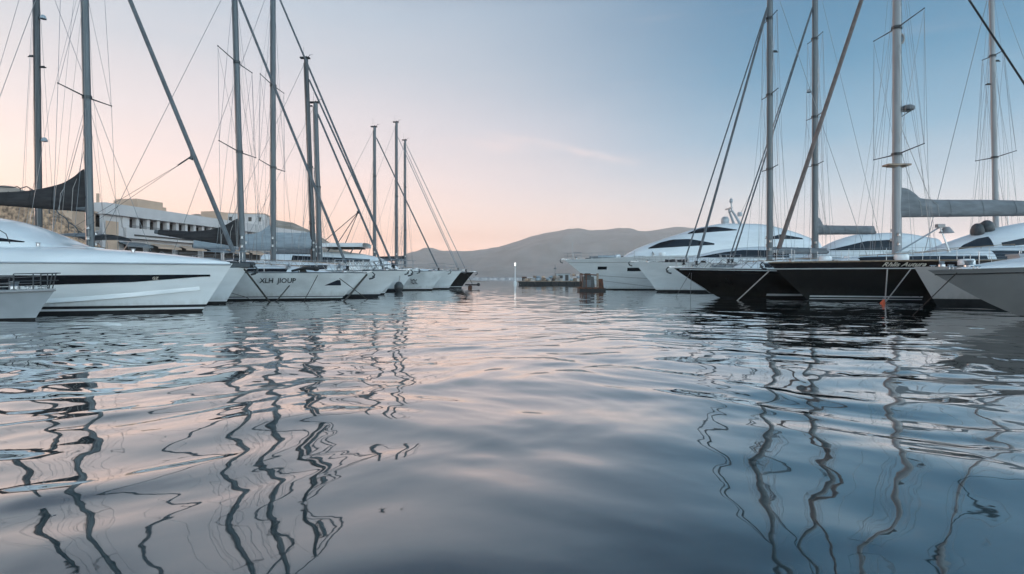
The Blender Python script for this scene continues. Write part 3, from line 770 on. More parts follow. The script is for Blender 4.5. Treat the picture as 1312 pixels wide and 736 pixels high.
def coachroof(h, t, st, win=(), m='gelcoat', n=2.8, handrail=True):
    bd = Body(st, lambda x: deck_z(h, x)-.04, n); o = bd.build('coachroof', m, t)
    for (x0, x1, lo, hi) in win:
        for sd in (-1, 1):
            f = bd.patch(x0, x1, (lambda x: deck_z(h, x)+lo(x)) if callable(lo) else (lambda x: deck_z(h, x)+lo), (lambda x: deck_z(h, x)+hi(x)) if callable(hi) else (lambda x: deck_z(h, x)+hi), sd)
            f.build('window', M['glass'], o)
    if handrail:
        for sd in (-1, 1):
            b = MB(); L_ = bd.x1-bd.x0; xs = [bd.x0+L_*(.25+.6*i/8) for i in range(9)]
            pts = [Vector((x, sd*bd.w(x)*.62, bd.top(x)+.03)) for x in xs]; b.path(pts, .016, 6)
            for p in pts[::2]: b.tube(p, p-Vector((0, 0, .09)), .014, n=5)
            b.build('handrail', M['teak'], o)
    return bd, o

def place_left(name, label, cat, px, d, group): return thing(name, label, cat, (wx(px, d), d, 0), 0, group)
def place_right(name, label, cat, px, d, group): return thing(name, label, cat, (wx(px, d), d, 0), math.pi, group)
def ML(px, d, tip_px): return wx(px, d)-wx(tip_px, d)        # local x on a boat heading +X (negative aft)
def MR(px, d, tip_px): return -(wx(px, d)-wx(tip_px, d))     # the same for a boat heading -X

# ------------------------------------------------------------------ LEFT ROW (bows to the right)
GL_ = 'boats moored along the left side'
GR_ = 'boats moored along the right side'
def motor_yacht_near():
    d = 18.5; tip = 298
    t = place_left('motor_yacht', 'white motor yacht with long black hull window stripe, nearest large boat on the left', 'motor yacht', tip, d, GL_)
    h = Hull(14.5, 4.3, 1.56, 1.57, 1.5, 1.0, flare=.24, full=.46, stemc=1.0, pw=1.9)
    h.build(t, 'gelcoat', [(.09, 'antifoul'), (.15, 'stripe_white'), (.235, 'antifoul')])
    lo = lambda x: interp(x, [(-8.3, .80), (-5, .87), (-2.5, .97), (-.75, 1.14)]); hi = lambda x: interp(x, [(-8.3, 1.17), (-5, 1.17), (-2.5, 1.185), (-.75, 1.20)])
    for sd in (-1, 1): h.patch(-.62, -9, lo, hi, sd, off=.012, n=40).build('hull_window', M['glass'], t)
    # sculpted chine ridge that climbs towards the bow
    for sd in (-1, 1):
        b = MB(); rows = []
        for i in range(31):
            f = i/30; x = -6.5+(6.5-.95)*f; z = .26+.42*f**1.5
            rows.append([h.surf(x, z+.0, sd, -.01), h.surf(x, z+.02, sd, .05*math.sin(math.pi*min(1, f*1.2)*.83)+.006), h.surf(x, z+.09, sd, .02), h.surf(x, z+.16, sd, -.01)])
        b.grid(rows); b.build('spray_rail', M['gelcoat'], t)
    h.rub_strip(t, lambda x: h.zsheer(clamp(-x/h.L))-.03, .028, 'light_grey_hull')
    sts = []
    for x, top in [(-.10, 1.60), (-.7, 1.70), (-1.5, 1.80), (-2.5, 1.91), (-3.5, 1.99), (-4.9, 2.07), (-7, 2.12), (-10, 2.12), (-14.4, 2.0)]:
        sts.append((x, max(h.b(-x/h.L)-.05, .02), top))
    Body(sts, lambda x: 1.54, 3.4).build('foredeck', 'gelcoat', t)
    cb = Body([(-4.4, .5, 2.08), (-4.95, 1.0, 2.13), (-5.66, 1.28, 2.40), (-6.3, 1.42, 2.68), (-7.05, 1.50, 2.93), (-7.7, 1.52, 3.06), (-9.5, 1.5, 3.28), (-12, 1.4, 3.2), (-14, 1.2, 2.8)], lambda x: 2.0, 2.6)
    co = cb.build('coachroof', 'gelcoat', t)
    for sd in (-1, 1):
        cb.patch(-5.75, -9.4, lambda x: interp(x, [(-9.4, 2.20), (-7.4, 2.22), (-5.75, 2.17)]), lambda x: interp(x, [(-9.4, 2.62), (-7.5, 2.48), (-5.75, 2.20)]), sd).build('window', M['glass'], co)
    lettering('GZ', lambda u, v: h.surf(-2.05+u, 1.045+v, -1, .02), .16, .085, 'emblem', 'text_pale', t, shear=.3)
    for x, y, z in ((-2.6, -.95, 1.88), (-5.2, -1.35, 2.04)):
        b = MB(); b.lathe((x, y, z), [(0, 0), (.05, 0), (.05, .09), (.08, .11), (0, .12)], 10); b.build('bollard', M['steel'], t)
    c = MB(); c.path([(-5.9, -1.52, 2.12), (-5.95, -1.6, 2.4), (-6.2, -1.6, 2.55), (-6.6, -1.58, 2.5)], .012, 6); c.build('wiper', M['black'], co)
motor_yacht_near()

def small_grey_boat():
    d = 14.9
    t = place_left('motorboat', 'small grey boat with a bow rail at the left edge before the white yacht', 'boat', 72, d, GL_)
    h = Hull(5.2, 1.9, .82, .74, .7, .55, flare=.5, full=.5, draft=.3)
    h.build(t, 'light_grey_hull', [(.05, 'antifoul')]); h.deck(t, 'deck_grey', drop=.05)
    h.rub_strip(t, lambda x: h.zsheer(clamp(-x/h.L))-.05, .03, 'grey_hull')
    rails(h, t, -.75, -3.2, 1.2, .36, True, .013, 'alloy_dark')
    b = MB(); b.grid([[(-2.2-.25*j, -.62+1.24*i/8, .75+.14*j) for i in range(9)] for j in range(4)]); b.build('windscreen', M['glass'], t)
    b = MB(); b.box((-2.9, 0, .72), (.5, 1.1, .55), taper=.85); b.build('console', M['light_grey_hull'], t)
    foredeck_gear(h, t, hatch=-1.5, anchor=False)
small_grey_boat()

def sail_A():
    d = 24; tip = 318
    t = place_left('sailing_yacht', 'white sailing yacht with charcoal sail cover and thick furled forestay behind the near motor yacht', 'sailboat', tip, d, GL_)
    h = Hull(13.5, 3.9, wz(343, d), 1.42, 1.3, .95, flare=.5, pw=2.1)
    h.build(t, 'gelcoat', [(.10, 'antifoul'), (.16, 'stripe_white')]); h.deck(t); h.toe_rail(t)
    xm = ML(116, d, tip)
    coachroof(h, t, [(-2.8, .3, 1.5), (-3.8, .9, 1.78), (-6, 1.2, 1.92), (-9.2, 1.2, 1.95), (-9.6, 1.1, 1.8)], [(-4.2, -8.6, .10, .30)])
    mast_rig(h, t, xm, 1.85, 18.2, .165, 'alloy', [(wz(125, d), 1.5), (13.6, 1.2)], [(ML(305, d, tip), 1.72, 17.7, .115, 'sail_furled')], (-13.2, 1.4, .012), rake=.022, seed=3, halyards=5)
    boom_cover(h, t, xm, 4.02, 4.42, 5.2, 'canvas_dark', [(.10, 1.78), (.35, 1.62), (.7, 1.30), (1.2, .98), (1.9, .74), (2.6, .56), (3.8, .40), (5.1, .28)], r=.13, wid=.20)
    b = MB(); b.box((-.30, 0, h.zsheer(0)+.10), (1.0, .5, .16), taper=.9); b.path([(.25, 0, h.zsheer(0)+.1), (-.9, 0, h.zsheer(0)+.14)], .13, 8); b.build('bow_fitting', M['alloy_dark'], t)
    foredeck_gear(h, t); rails(h, t, -1.5, -9.5, 1.6); cockpit(h, t, -9.4)
    # whisker fitting hanging on the forestay
    b = MB(); zf = wz(200, d); fa = Vector((ML(305, d, tip), 0, 1.72)); p = Vector((fa.x+(zf-1.72)/(17.7-1.72)*(xm-.022*15.85-fa.x)-.08, 0, zf)); b.path([p-Vector((.06, 0, .16)), p, p+Vector((-.05, 0, .2))], .09, 8, r1=.05); b.tube(p, p+Vector((-.55, -.1, -.42)), .03, n=6); b.tube(p+Vector((-.5, -.1, -.4)), p+Vector((-4.6, -.8, -3.2)), .008, n=5); b.tube(p+Vector((-.2, -.1, -.2)), p+Vector((-4.6, -.8, -3.6)), .008, n=5); b.build('whisker_fitting', M['alloy_dark'], t)
sail_A()
def sail_A2():
    d = 31; tip = 212
    t = place_left('sailing_yacht', 'sailing yacht with dark leftmost mast carrying two pale lamps, hidden behind the dark sail cover', 'sailboat', tip, d, GL_)
    h = Hull(12.5, 3.7, 1.45, 1.35, 1.3, .9); h.build(t, 'gelcoat_old', [(.12, 'navy')]); h.deck(t); h.toe_rail(t)
    coachroof(h, t, [(-2.6, .3, 1.5), (-3.6, .9, 1.85), (-8.6, 1.2, 2.0), (-9, 1.1, 1.8)], [(-4, -8, .1, .32)])
    mast_rig(h, t, ML(50, d, tip), 1.9, 19.5, .19, 'alloy_dark', [(5.4, 1.0)], [(-.4, 1.5, 18.9, .012, 'wire')], (-12.3, 1.4, .012), rake=.01, seed=8, lights=[(wz(24, d), 'lamp'), (wz(181, d), 'lamp'), (wz(72, d), 'back_steam'), (wz(86, d), 'steam')], halyards=5)
    boom_cover(h, t, ML(50, d, tip), 2.9, 3.0, 4.4, 'canvas_grey', [(.1, .8), (.6, .5), (4.3, .3)]); rails(h, t); foredeck_gear(h, t)
sail_A2()
def sail_B():
    d = 28.5; tip = 470
    t = place_left('sailing_yacht', 'white sailing yacht with slanted dark name lettering on its bow and a black sail cover', 'sailboat', tip, d, GL_)
    h = Hull(14.5, 4.0, wz(350, d), 1.32, 1.25, 1.33, flare=.45, stemc=1.0)
    h.build(t, 'gelcoat_old', [(.09, 'antifoul'), (.15, 'stripe_white'), (.19, 'navy')]); h.deck(t); h.toe_rail(t)
    xm = ML(311, d, tip)
    coachroof(h, t, [(-1.8, .3, 1.38), (-2.8, .9, 1.60), (-4.5, 1.3, 1.74), (-8, 1.4, 1.86), (-10.2, 1.3, 1.9), (-10.6, 1.2, 1.7)], [(-3.6, -6.0, .08, .24), (-6.5, -9.6, .1, .34)], n=2.3)
    mast_rig(h, t, xm, 1.75, 16.4, .155, 'alloy', [(wz(80, d), 1.75), (wz(195, d), 1.9)], [(ML(447, d, tip), 1.42, 15.6, .085, 'sail_furled')], (-14.2, 1.3, .012), rake=.03, seed=4, halyards=5)
    boom_cover(h, t, xm, 2.75, 3.40, 4.4, 'canvas_dark', [(.08, 1.38), (.35, 1.25), (.8, .92), (1.5, .58), (2.6, .30), (4.2, .14)], r=.10, wid=.2)
    foredeck_gear(h, t); rails(h, t, -1.4, -10.5, 1.3); cockpit(h, t, -10.4, bimini='canvas_grey')
    w0 = wx(329, 26.75)-wx(tip, d); W = (373-329)*26.75/729
    lettering('XLH  JIOUP', lambda u, v: h.surf(w0+u, .77+v, -1, .014), W, .32, 'name_lettering', 'text_dark', t, shear=.35)
    for sd in (-1, 1): h.patch(ML(418, 27.2, tip), ML(438, 27.6, tip), lambda x: .72, lambda x: .72+.26*clamp((x-ML(418, 27.2, tip))/.6), sd).build('hull_flash', M['navy'], t)
    b = MB(); p = Vector((-3.3, -1.2, deck_z(h, -3.3)+.12)); b.path([p, p+Vector((.6, 0, .14)), p+Vector((1.1, .05, .12))], .05, 8, r1=.1); b.ball(p+Vector((1.15, .05, .10)), .13, 10, 7, sc=(1.3, 1, .9)); b.build('deck_cover', M['black'], t)
sail_B()
def sail_C():
    d = 32.5; tip = 520
    t = place_left('sailing_yacht', 'white sailing yacht with pale blue sail cover on a tall straight grey mast', 'sailboat', tip, d, GL_)
    h = Hull(14, 3.9, wz(347, d), 1.42, 1.3, 1.6, flare=.5); h.build(t, 'gelcoat', [(.1, 'antifoul'), (.16, 'navy')]); h.deck(t); h.toe_rail(t)
    xm = ML(350, d, tip)
    coachroof(h, t, [(-2.6, .3, 1.5), (-3.8, 1, 1.85), (-7, 1.3, 2.05), (-10, 1.3, 2.1), (-10.4, 1.2, 1.9)], [(-4.2, -9.4, .14, .38)])
    mast_rig(h, t, xm, 2.0, 18.4, .165, 'alloy', [(wz(110, d), 1.6), (wz(215, d), 1.7)], [(ML(505, d, tip), 1.6, 17.9, .075, 'sail_furled')], (-13.7, 1.4, .012), seed=5, halyards=5)
    boom_cover(h, t, xm, 2.75, 2.9, 4.6, 'canvas_blue', [(.05, 1.5), (.3, 1.3), (.7, .98), (1.3, .8), (4.5, .55)], r=.1, wid=.24)
    foredeck_gear(h, t); rails(h, t, -1.4, -10.5, 1.2); netting(h, t, -1.4, -8); cockpit(h, t, -10.2, 'canvas_blue')
sail_C()
def sail_E():
    d = 37; tip = 516
    t = place_left('sailing_yacht', 'sailing yacht whose dark raked mast tops out just left of a shorter pale mast', 'sailboat', tip, d, GL_)
    h = Hull(13, 3.7, wz(346, d), 1.45, 1.3, 1.2); h.build(t, 'gelcoat_old', [(.1, 'antifoul'), (.16, 'stripe_white')]); h.deck(t); h.toe_rail(t)
    xm = ML(402, d, tip)
    coachroof(h, t, [(-2.6, .3, 1.6), (-3.6, 1, 1.95), (-7, 1.2, 2.1), (-9.4, 1.2, 2.1), (-9.8, 1.1, 1.9)], [(-4.2, -8.6, .14, .36)])
    mast_rig(h, t, xm, 2.0, wz(75, d), .17, 'alloy_dark', [(wz(214, d), .75), (wz(286, d), .5)], [(ML(506, d, tip), 1.65, wz(95, d), .08, 'sail_furled')], (-12.8, 1.4, .012), rake=.038, seed=6, halyards=5)
    boom_cover(h, t, xm, 3.1, 3.1, 4.0, 'canvas_blue', [(.1, .98), (1, .92), (2.4, .95), (3.9, .75)], r=.1, wid=.26)
    foredeck_gear(h, t); rails(h, t, -1.4, -9.6, 1.1); netting(h, t, -1.4, -7); cockpit(h, t, -9.6)
sail_E()
def sail_D():
    d = 41.5; tip = 500
    t = place_left('sailing_yacht', 'sailing yacht with a shorter pale mast standing just right of the taller raked one', 'sailboat', tip, d, GL_)
    h = Hull(12, 3.4, wz(346, d), 1.5, 1.35, 1.0); h.build(t, 'gelcoat', [(.1, 'antifoul')]); h.deck(t); h.toe_rail(t)
    coachroof(h, t, [(-2.4, .3, 1.6), (-3.4, .9, 1.95), (-8.5, 1.1, 2.1), (-9, 1, 1.8)], [(-4, -8, .14, .36)])
    mast_rig(h, t, ML(410, d, tip), 1.95, wz(132, d), .20, 'alloy', [(wz(240, d), .6)], [(ML(492, d, tip), 1.7, wz(140, d), .10, 'sail_furled')], (-11.8, 1.4, .012), rake=.028, seed=7, halyards=3, lights=[(wz(136, d), 'back_steam')])
    boom_cover(h, t, ML(410, d, tip), 2.9, 2.95, 3.6, 'canvas_grey', [(.1, .8), (.5, .5), (3.5, .35)])
    foredeck_gear(h, t); rails(h, t, -1.4, -9, 1.1)
    b = MB(); k = Vector((ML(459, d, tip), 0, wz(272, d)))
    for e in ((ML(420, d, tip), -.6, wz(309, d)), (ML(430, d, tip), .4, wz(312, d)), (ML(444, d, tip), -.3, wz(312, d))): b.tube(k, e, .028, n=6)
    b.ball(k, .12, 8, 6); b.build('whisker_lines', M['alloy_dark'], t)
sail_D()

def motor_yacht(name, label, side_fn, tip, d, group, hull, hm, bands, bodies, wins, hullwins=(), rail=None, strip=None, m='gelcoat', deck='deck', anchor=True):
    t = side_fn(name, label, 'motor yacht', tip, d, group)
    hull.build(t, hm, bands); hull.deck(t, deck)
    if strip:
        for zf, r, mm, x0, x1 in strip: hull.rub_strip(t, zf, r, mm, x0, x1)
    for (a, c, lo, hi) in hullwins:
        for sd in (-1, 1): hull.patch(a, c, lo, hi, sd, n=10).build('porthole', M['glass'], t)
    out = []
    for i, (nm, st, base, n) in enumerate(bodies):
        bd = Body(st, base, n); o = bd.build(nm, m, t); out.append((bd, o))
        for (a, c, lo, hi) in wins[i]:
            for sd in (-1, 1): bd.patch(a, c, lo, hi, sd).build('window', M['glass'], o)
    if rail: rails(hull, t, *rail)
    foredeck_gear(hull, t, hatch=-2.2, anchor=anchor)
    return t, out
def yacht_M():
    d = 46; tip = 532
    h = Hull(13, 3.6, 1.75, 1.65, 1.5, 1.2, flare=.5)
    t, bd = motor_yacht('motor_yacht', 'white motor yacht with a flat hardtop behind the crowd of foredeck rails on the left', place_left, tip, d, GL_, h, 'gelcoat', [(.12, 'antifoul'), (.2, 'navy')],
        [('cabin', [(-1.2, .5, 1.85), (-3, 1.3, 2.75), (-5, 1.5, 3.1), (-8, 1.5, 3.2), (-12, 1.4, 3.0)], lambda x: 1.6, 3.)],
        [[(-3.4, -9.5, lerpf(-3.4, 2.35, -9.5, 2.25), lerpf(-3.4, 2.55, -9.5, 2.85))]], rail=(-1.2, -9, 1., .7))
    b = MB(); b.grid([[(-3.9-3.9*i/12, 1.35*math.sin(math.pi*(j/8-.5)), 3.78+.10*math.cos(math.pi*(j/8-.5))+k) for j in range(9)] for k, i in [(0, i) for i in range(13)]]); b.grid([[(-3.9-3.9*i/12, 1.35*math.sin(math.pi*(j/8-.5)), 3.52+.04*math.cos(math.pi*(j/8-.5))) for j in range(9)] for i in range(13)])
    b.grid([[(-3.9-3.9*i/12, s*1.35, 3.52+.26*q) for i in range(13)] for s in (-1,) for q in (0, 1)]); b.grid([[(-3.9-3.9*i/12, 1.35, 3.52+.26*q) for i in range(13)] for q in (0, 1)])
    ht = b.build('hardtop', M['gelcoat'], t)
    b = MB()
    for sd in (-1, 1):
        for x in (-4.6, -7.3): b.tube((x-.3, sd*1.2, 3.0), (x, sd*1.25, 3.55), .05, n=7)
    b.build('hardtop_strut', M['alloy'], ht)
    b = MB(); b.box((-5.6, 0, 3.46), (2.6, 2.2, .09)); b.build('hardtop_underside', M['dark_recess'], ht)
yacht_M()
def sail_far(tip, d, pm, ptop, pf, hm, label, seed, r, L=12.5, stays=None, cover=None, rk=0.0, row=347, spread=()):
    t = place_left('sailing_yacht', label, 'sailboat', tip, d, GL_)
    h = Hull(L, 3.6, wz(row, d), 1.5, 1.35, 1.3, flare=.5); h.build(t, hm, [(.12, 'antifoul'), (.18, 'stripe_white')]); h.deck(t); h.toe_rail(t)
    coachroof(h, t, [(-2.4, .3, 1.6), (-3.4, .9, 1.95), (-8.5, 1.1, 2.15), (-9, 1, 1.8)], [(-4, -8, .14, .36)])
    xm = ML(pm, d, tip)
    mast_rig(h, t, xm, 2.0, wz(ptop, d), r, 'alloy', spread or [(wz(240, d), .55), (wz(295, d), .5)], [(ML(f, d, tip), 1.7, wz(pt, d), rr, mm) for f, pt, rr, mm in pf], (-L+.2, 1.4, .012), rake=rk, seed=seed, halyards=4)
    if cover: boom_cover(h, t, xm, *cover)
    foredeck_gear(h, t); rails(h, t, -1.4, -9, 1.1); cockpit(h, t, -9, 'canvas_grey')
    return t, h
tF, hF = sail_far(572, 50, 480, 163, [(563, 172, .075, 'sail_furled')], 'gelcoat_old', 'sailing yacht with a lone mast just left of the last pair on the left', 21, .15, L=13, spread=[(wz(226, 50), .6)])
b = MB()
for dx in (0, .26):
    b.path([hF.surf(ML(527, 48.4, 572)+dx, .98, -1, .03), hF.surf(ML(527, 48.4, 572)+dx+.12, .78, -1, .03), hF.surf(ML(527, 48.4, 572)+dx+.24, .98, -1, .03)], .03, 5)
    b.path([hF.surf(ML(527, 48.4, 572)+dx+.05, .72, -1, .03), hF.surf(ML(527, 48.4, 572)+dx+.26, .56, -1, .03)], .03, 5)
b.build('emblem', M['text_dark'], tF)
tG, hG = sail_far(592, 54.5, 508, 157, [(588, 172, .045, 'wire')], 'gelcoat', 'sailing yacht with the taller mast of the last pair in the left row', 22, .15, L=12, spread=[(wz(252, 54.5), .55), (wz(292, 54.5), .55)])
tH, hH = sail_far(607, 60, 519, 180, [(598, 182, .045, 'wire'), (590, 190, .03, 'wire')], 'black_hull', 'dark hulled sailing yacht, last boat of the left row towards the open sea', 23, .14, L=12, cover=(2.95, 3.0, 4.4, 'canvas_dark', [(.1, .45), (4.3, .3)]), row=349)

# ------------------------------------------------------------------ RIGHT ROW (bows to the left)
def yacht_R0():
    d = 52; tip = 723
    h = Hull(24, 5.6, wz(333, d), 3.05, 2.5, 3.4, flare=.62, full=.55, stemc=1.0, pw=2.0)
    t, bd = motor_yacht('motor_yacht', 'largest white motor yacht with sweeping cabin roof and radar mast, far right of the channel', place_right, tip, d, GR_, h, 'gelcoat', [(.1, 'antifoul')],
        [('cabin', [(-5.2, .9, 2.9), (-6.6, 1.5, 3.75), (-8.5, 1.9, 4.45), (-10.5, 2.1, 5.1), (-12.5, 2.2, 5.7), (-14.8, 2.25, 6.05), (-17.5, 2.25, 6.0), (-20, 2.2, 5.5), (-22.6, 2.1, 4.6)], lambda x: 2.7, 2.5)],
        [[(-7.4, -13.0, lerpf(-7.4, 3.68, -13, 3.98), lambda x: interp(x, [(-13, 4.12), (-11, 4.52), (-9.5, 4.50), (-8.4, 4.22), (-7.4, 3.76)])), (-11.0, -15.2, lerpf(-11, 5.02, -15.2, 5.30), lambda x: interp(x, [(-15.2, 5.36), (-13.4, 5.68), (-12.2, 5.60), (-11, 5.10)])), (-17.5, -21, 4.5, lambda x: interp(x, [(-21, 4.62), (-19, 4.95), (-17.5, 4.55)]))]],
        hullwins=[(-2.95, -3.75, lerpf(-2.95, 2.10, -3.75, 1.80) if False else 1.83, 2.10), (-5.5, -6.8, 1.68, 1.98), (-10, -11.6, 1.6, 1.9)], rail=(-1.5, -6, .9, .55, True, .018),
        strip=[(lambda x: 2.46, .025, 'grey_hull', -.25, -20), (lambda x: 1.35-.5*clamp(-(x+2)/8), .02, 'grey_hull', -2.2, -16), (lambda x: 1.0-.75*clamp(-(x+2)/6), .02, 'grey_hull', -2.6, -12)])
    # radar mast
    b = MB(); x = -15.3
    for sd in (-1, 1): b.path([(x-.5, sd*.65, 5.95), (x-.2, sd*.5, 6.6), (x+.1, sd*.32, 7.2)], .13, 8, r1=.09)
    b.tube((x+.1, -.45, 7.15), (x+.1, .45, 7.15), .07); b.path([(x, 0, 7.1), (x+.05, 0, 8.0)], .07, 8)
    arch = b.build('radar_arch', M['light_grey_hull'], t)
    b = MB(); b.lathe((x+.6, 0, 6.0), [(0, 0), (.3, .02), (.36, .15), (.36, .45), (.22, .66), (0, .7)], 14); b.build('satellite_dome', M['light_grey_hull'], arch)
    b = MB(); b.lathe((x-.75, 0, 6.7), [(0, 0), (.2, .02), (.24, .12), (.2, .35), (0, .42)], 14); b.build('satellite_dome', M['light_grey_hull'], arch)
    b = MB(); b.box((x+.25, 0, 7.42), (.14, 1.5, .12)); b.tube((x+.2, 0, 7.1), (x+.25, 0, 7.42), .09); b.build('radar_scanner', M['light_grey_hull'], arch)
    b = MB(); b.ball((x+.05, 0, 8.12), .2, 10, 8, sc=(.8, .8, 1.2)); b.build('mast_lamp', M['light_grey_hull'], arch)
    b = MB(); b.tube((x-.9, -.3, 6.9), (x-2.2, -.3, 9.6), .015, n=5); b.tube((x-.3, .5, 6.0), (x+2.2, .9, 5.4), .01, n=5); b.build('whip_antenna', M['wire'], arch)
    b = MB(); b.tube((-.75, 0, 2.7), (-.75, 0, 4.35), .022, .012, n=6); b.build('jackstaff', M['steel'], t)
yacht_R0()
def yacht_R1():
    d = 44; tip = 812
    h = Hull(14.5, 3.8, wz(336, d), 2.15, 1.9, 1.8, flare=.55, stemc=1.1)
    motor_yacht('motor_yacht', 'plain pale yacht with long dark cabin window between the largest yacht and black hulls', place_right, tip, d, GR_, h, 'gelcoat', [(.16, 'antifoul')],
        [('cabin', [(-2.6, .5, 2.3), (-5, 1.1, 2.85), (-7, 1.35, 3.3), (-10, 1.45, 3.5), (-13.5, 1.4, 3.3)], lambda x: 2.0, 2.8)],
        [[(-4.7, -11.4, lerpf(-4.7, 2.62, -11.4, 2.6), lambda x: interp(x, [(-11.4, 3.15), (-8, 3.2), (-6.6, 3.02), (-4.7, 2.66)]))]], rail=(-.8, -8.5, .55, .42, True, .016))
yacht_R1()
def stripes(h, t, levels, x0, x1, m='stripe_white'):
    for z0, z1 in levels:
        for sd in (-1, 1): h.patch(x0, x1, z0, z1, sd, off=.006, n=24, m=1).build('waterline_stripe', M[m], t)
def sail_R2():
    d = 31; tip = 863
    t = place_right('sailing_yacht', 'smaller black hulled sailing yacht with twin forestays rising from a long overhanging bow', 'sailboat', tip, d, GR_)
    h = Hull(11, 3.6, wz(343.5, d), 1.52, 1.45, 2.55, flare=.5, stemc=.85, trans=.3)
    h.build(t, 'dark_brown_hull', [(.08, 'antifoul'), (1.30, 'black_hull')]); h.deck(t); h.toe_rail(t, 'deck', .035); stripes(h, t, [(.15, .25)], -4.6, -10.5)
    h.rub_strip(t, lambda x: h.zsheer(clamp(-x/h.L))-.08, .02, 'stripe_white', -.3)
    coachroof(h, t, [(-3.2, .3, 1.65), (-4, .8, 1.92), (-7, 1.1, 2.1), (-9, 1.1, 2.1), (-9.4, 1, 1.8)], [(-4.6, -8.4, .12, .36)])
    mast_rig(h, t, MR(986, d, tip), 1.95, wz(-40, d), .165, 'alloy', [(wz(24, d), .85), (wz(122, d), .95), (wz(217, d), .9)],
             [(MR(875, d, tip), 1.72, wz(0, d), .05, 'sail_furled'), (MR(891, d, tip), 1.72, wz(2, d), .085, 'sail_furled')], (-10.8, 1.5, .012), seed=31, halyards=6, lights=[(wz(66, d), 'back_steam')])
    boom_cover(h, t, MR(986, d, tip), 2.5, 2.5, 3.2, 'canvas_grey', [(.1, .28), (3.1, .2)])
    foredeck_gear(h, t, anchor=True, hatch=-2.3); rails(h, t, -1.0, -9, .7, .55); netting(h, t, -1.0, -6, .5, .42)
    b = MB(); b.path([(-.15, 0, h.zsheer(0)-.05), (-.9, 0, 1.0), (-2.0, 0, .25)], .012, 5); b.build('bobstay', M['wire'], t)
sail_R2()
def sail_R2b():
    d = 36.3; tip = 920
    t = place_right('sailing_yacht', 'sailing yacht with short grey boom cover, second tall mast in the right row', 'sailboat', tip, d, GR_)
    h = Hull(11, 3.5, wz(339, d), 1.7, 1.6, 1.3); h.build(t, 'gelcoat', [(.12, 'antifoul')]); h.deck(t); h.toe_rail(t)
    coachroof(h, t, [(-2.8, .3, 1.8), (-3.8, .9, 2.15), (-8, 1.2, 2.35), (-9, 1.1, 2.1)], [(-4.2, -8.2, .12, .36)])
    xm = MR(1044, d, tip)
    mast_rig(h, t, xm, 2.2, wz(-40, d), .19, 'alloy', [(wz(50, d), .9), (wz(150, d), 1.05), (wz(212, d), .95)], [(MR(932, d, tip), 1.95, wz(0, d), .05, 'sail_furled'), (MR(937, d, tip), 1.95, wz(2, d), .06, 'sail_furled')], (-10.8, 1.7, .012), seed=32, halyards=7, lights=[(wz(118, d), 'lamp')])
    boom_cover(h, t, xm, 3.95, 3.98, 3.9, 'canvas_grey', [(.05, 1.1), (.3, .95), (.55, .5), (3.8, .42)])
    foredeck_gear(h, t); rails(h, t, -1.2, -9, 1.0); cockpit(h, t, -8.6)
sail_R2b()
def sail_R3():
    d = 27; tip = 985
    t = place_right('sailing_yacht', 'big black hulled sailing yacht with thick white mast and long grey sail cover', 'sailboat', tip, d, GR_)
    h = Hull(18, 4.3, wz(337, d), 1.85, 1.75, 1.9, flare=.45, stemc=.95, full=.42)
    h.build(t, 'dark_brown_hull', [(.05, 'antifoul'), (1.49, 'black_hull'), (1.535, 'stripe_white')]); h.deck(t, 'deck'); h.toe_rail(t, 'teak', .04)
    stripes(h, t, [(.09, .13), (.20, .26)], -1.9, -6.3)
    coachroof(h, t, [(-3.2, .3, 1.95), (-4.4, 1.0, 2.12), (-7, 1.4, 2.25), (-11, 1.5, 2.6), (-13, 1.4, 2.6), (-13.4, 1.3, 2.2)], [(-3.9, -9.2, .05, .27), (-9.6, -12.8, .06, .5)])
    xm = MR(1149, d, tip)
    mast_rig(h, t, xm, 2.0, 19.6, .205, 'mast_white', [(wz(36, d), 1.75), (wz(198, d), 1.75)], [(-.3, 1.95, 19.3, .125, 'sail_furled_warm')], (-17.6, 2.0, .045), seed=33, halyards=9, lights=[(wz(50, d), 'back_loop'), (wz(142, d), 'back_radar'), (wz(212, d), 'plate')])
    boom_cover(h, t, xm, 4.12, 4.22, 8.2, 'canvas_grey', [(.1, 1.28), (.45, 1.22), (.8, 1.0), (1.15, .74), (2, .66), (4.5, .62), (8.1, .45)], r=.13, wid=.27)
    foredeck_gear(h, t, hatch=-3); rails(h, t, -1.6, -13, 1.3, .6); cockpit(h, t, -13.2)
    w0 = -(wx(1138, 24.95)-wx(tip, d)); W = (1190-1140)*24.95/729
    lettering('Rhlis Autura', lambda u, v: h.surf(w0-u, 1.60+v, 1, .012), W, .19, 'name_lettering', 'text_pale', t, shear=.4)
    h.patch(-4.2, -5.4, .72, .92, 1, off=.004, n=8).build('porthole', M['glass'], t); h.patch(-4.2, -5.4, .72, .92, -1, off=.004, n=8).build('porthole', M['glass'], t)
    # A-frame davit with a floodlight
    ap = Vector((MR(1213, 26, 985)+wx(985, d)-wx(985, 26)-.0, .6, 3.45)); b = MB()
    b.tube((ap.x+2.4, .7, 2.05), ap, .035, n=7); b.tube((ap.x-.35, .9, 1.9), ap, .035, n=7)
    dv = b.build('davit', M['steel'], t)
    b = MB(); b.box(ap+Vector((0, 0, .05)), (.34, .2, .16)); b.lathe(ap+Vector((-.3, 0, -.28)), [(0, .3), (.12, .28), (.30, .02), (.28, 0), (0, .02)], 12); b.build('floodlight', M['grey_hull'], dv)
sail_R3()
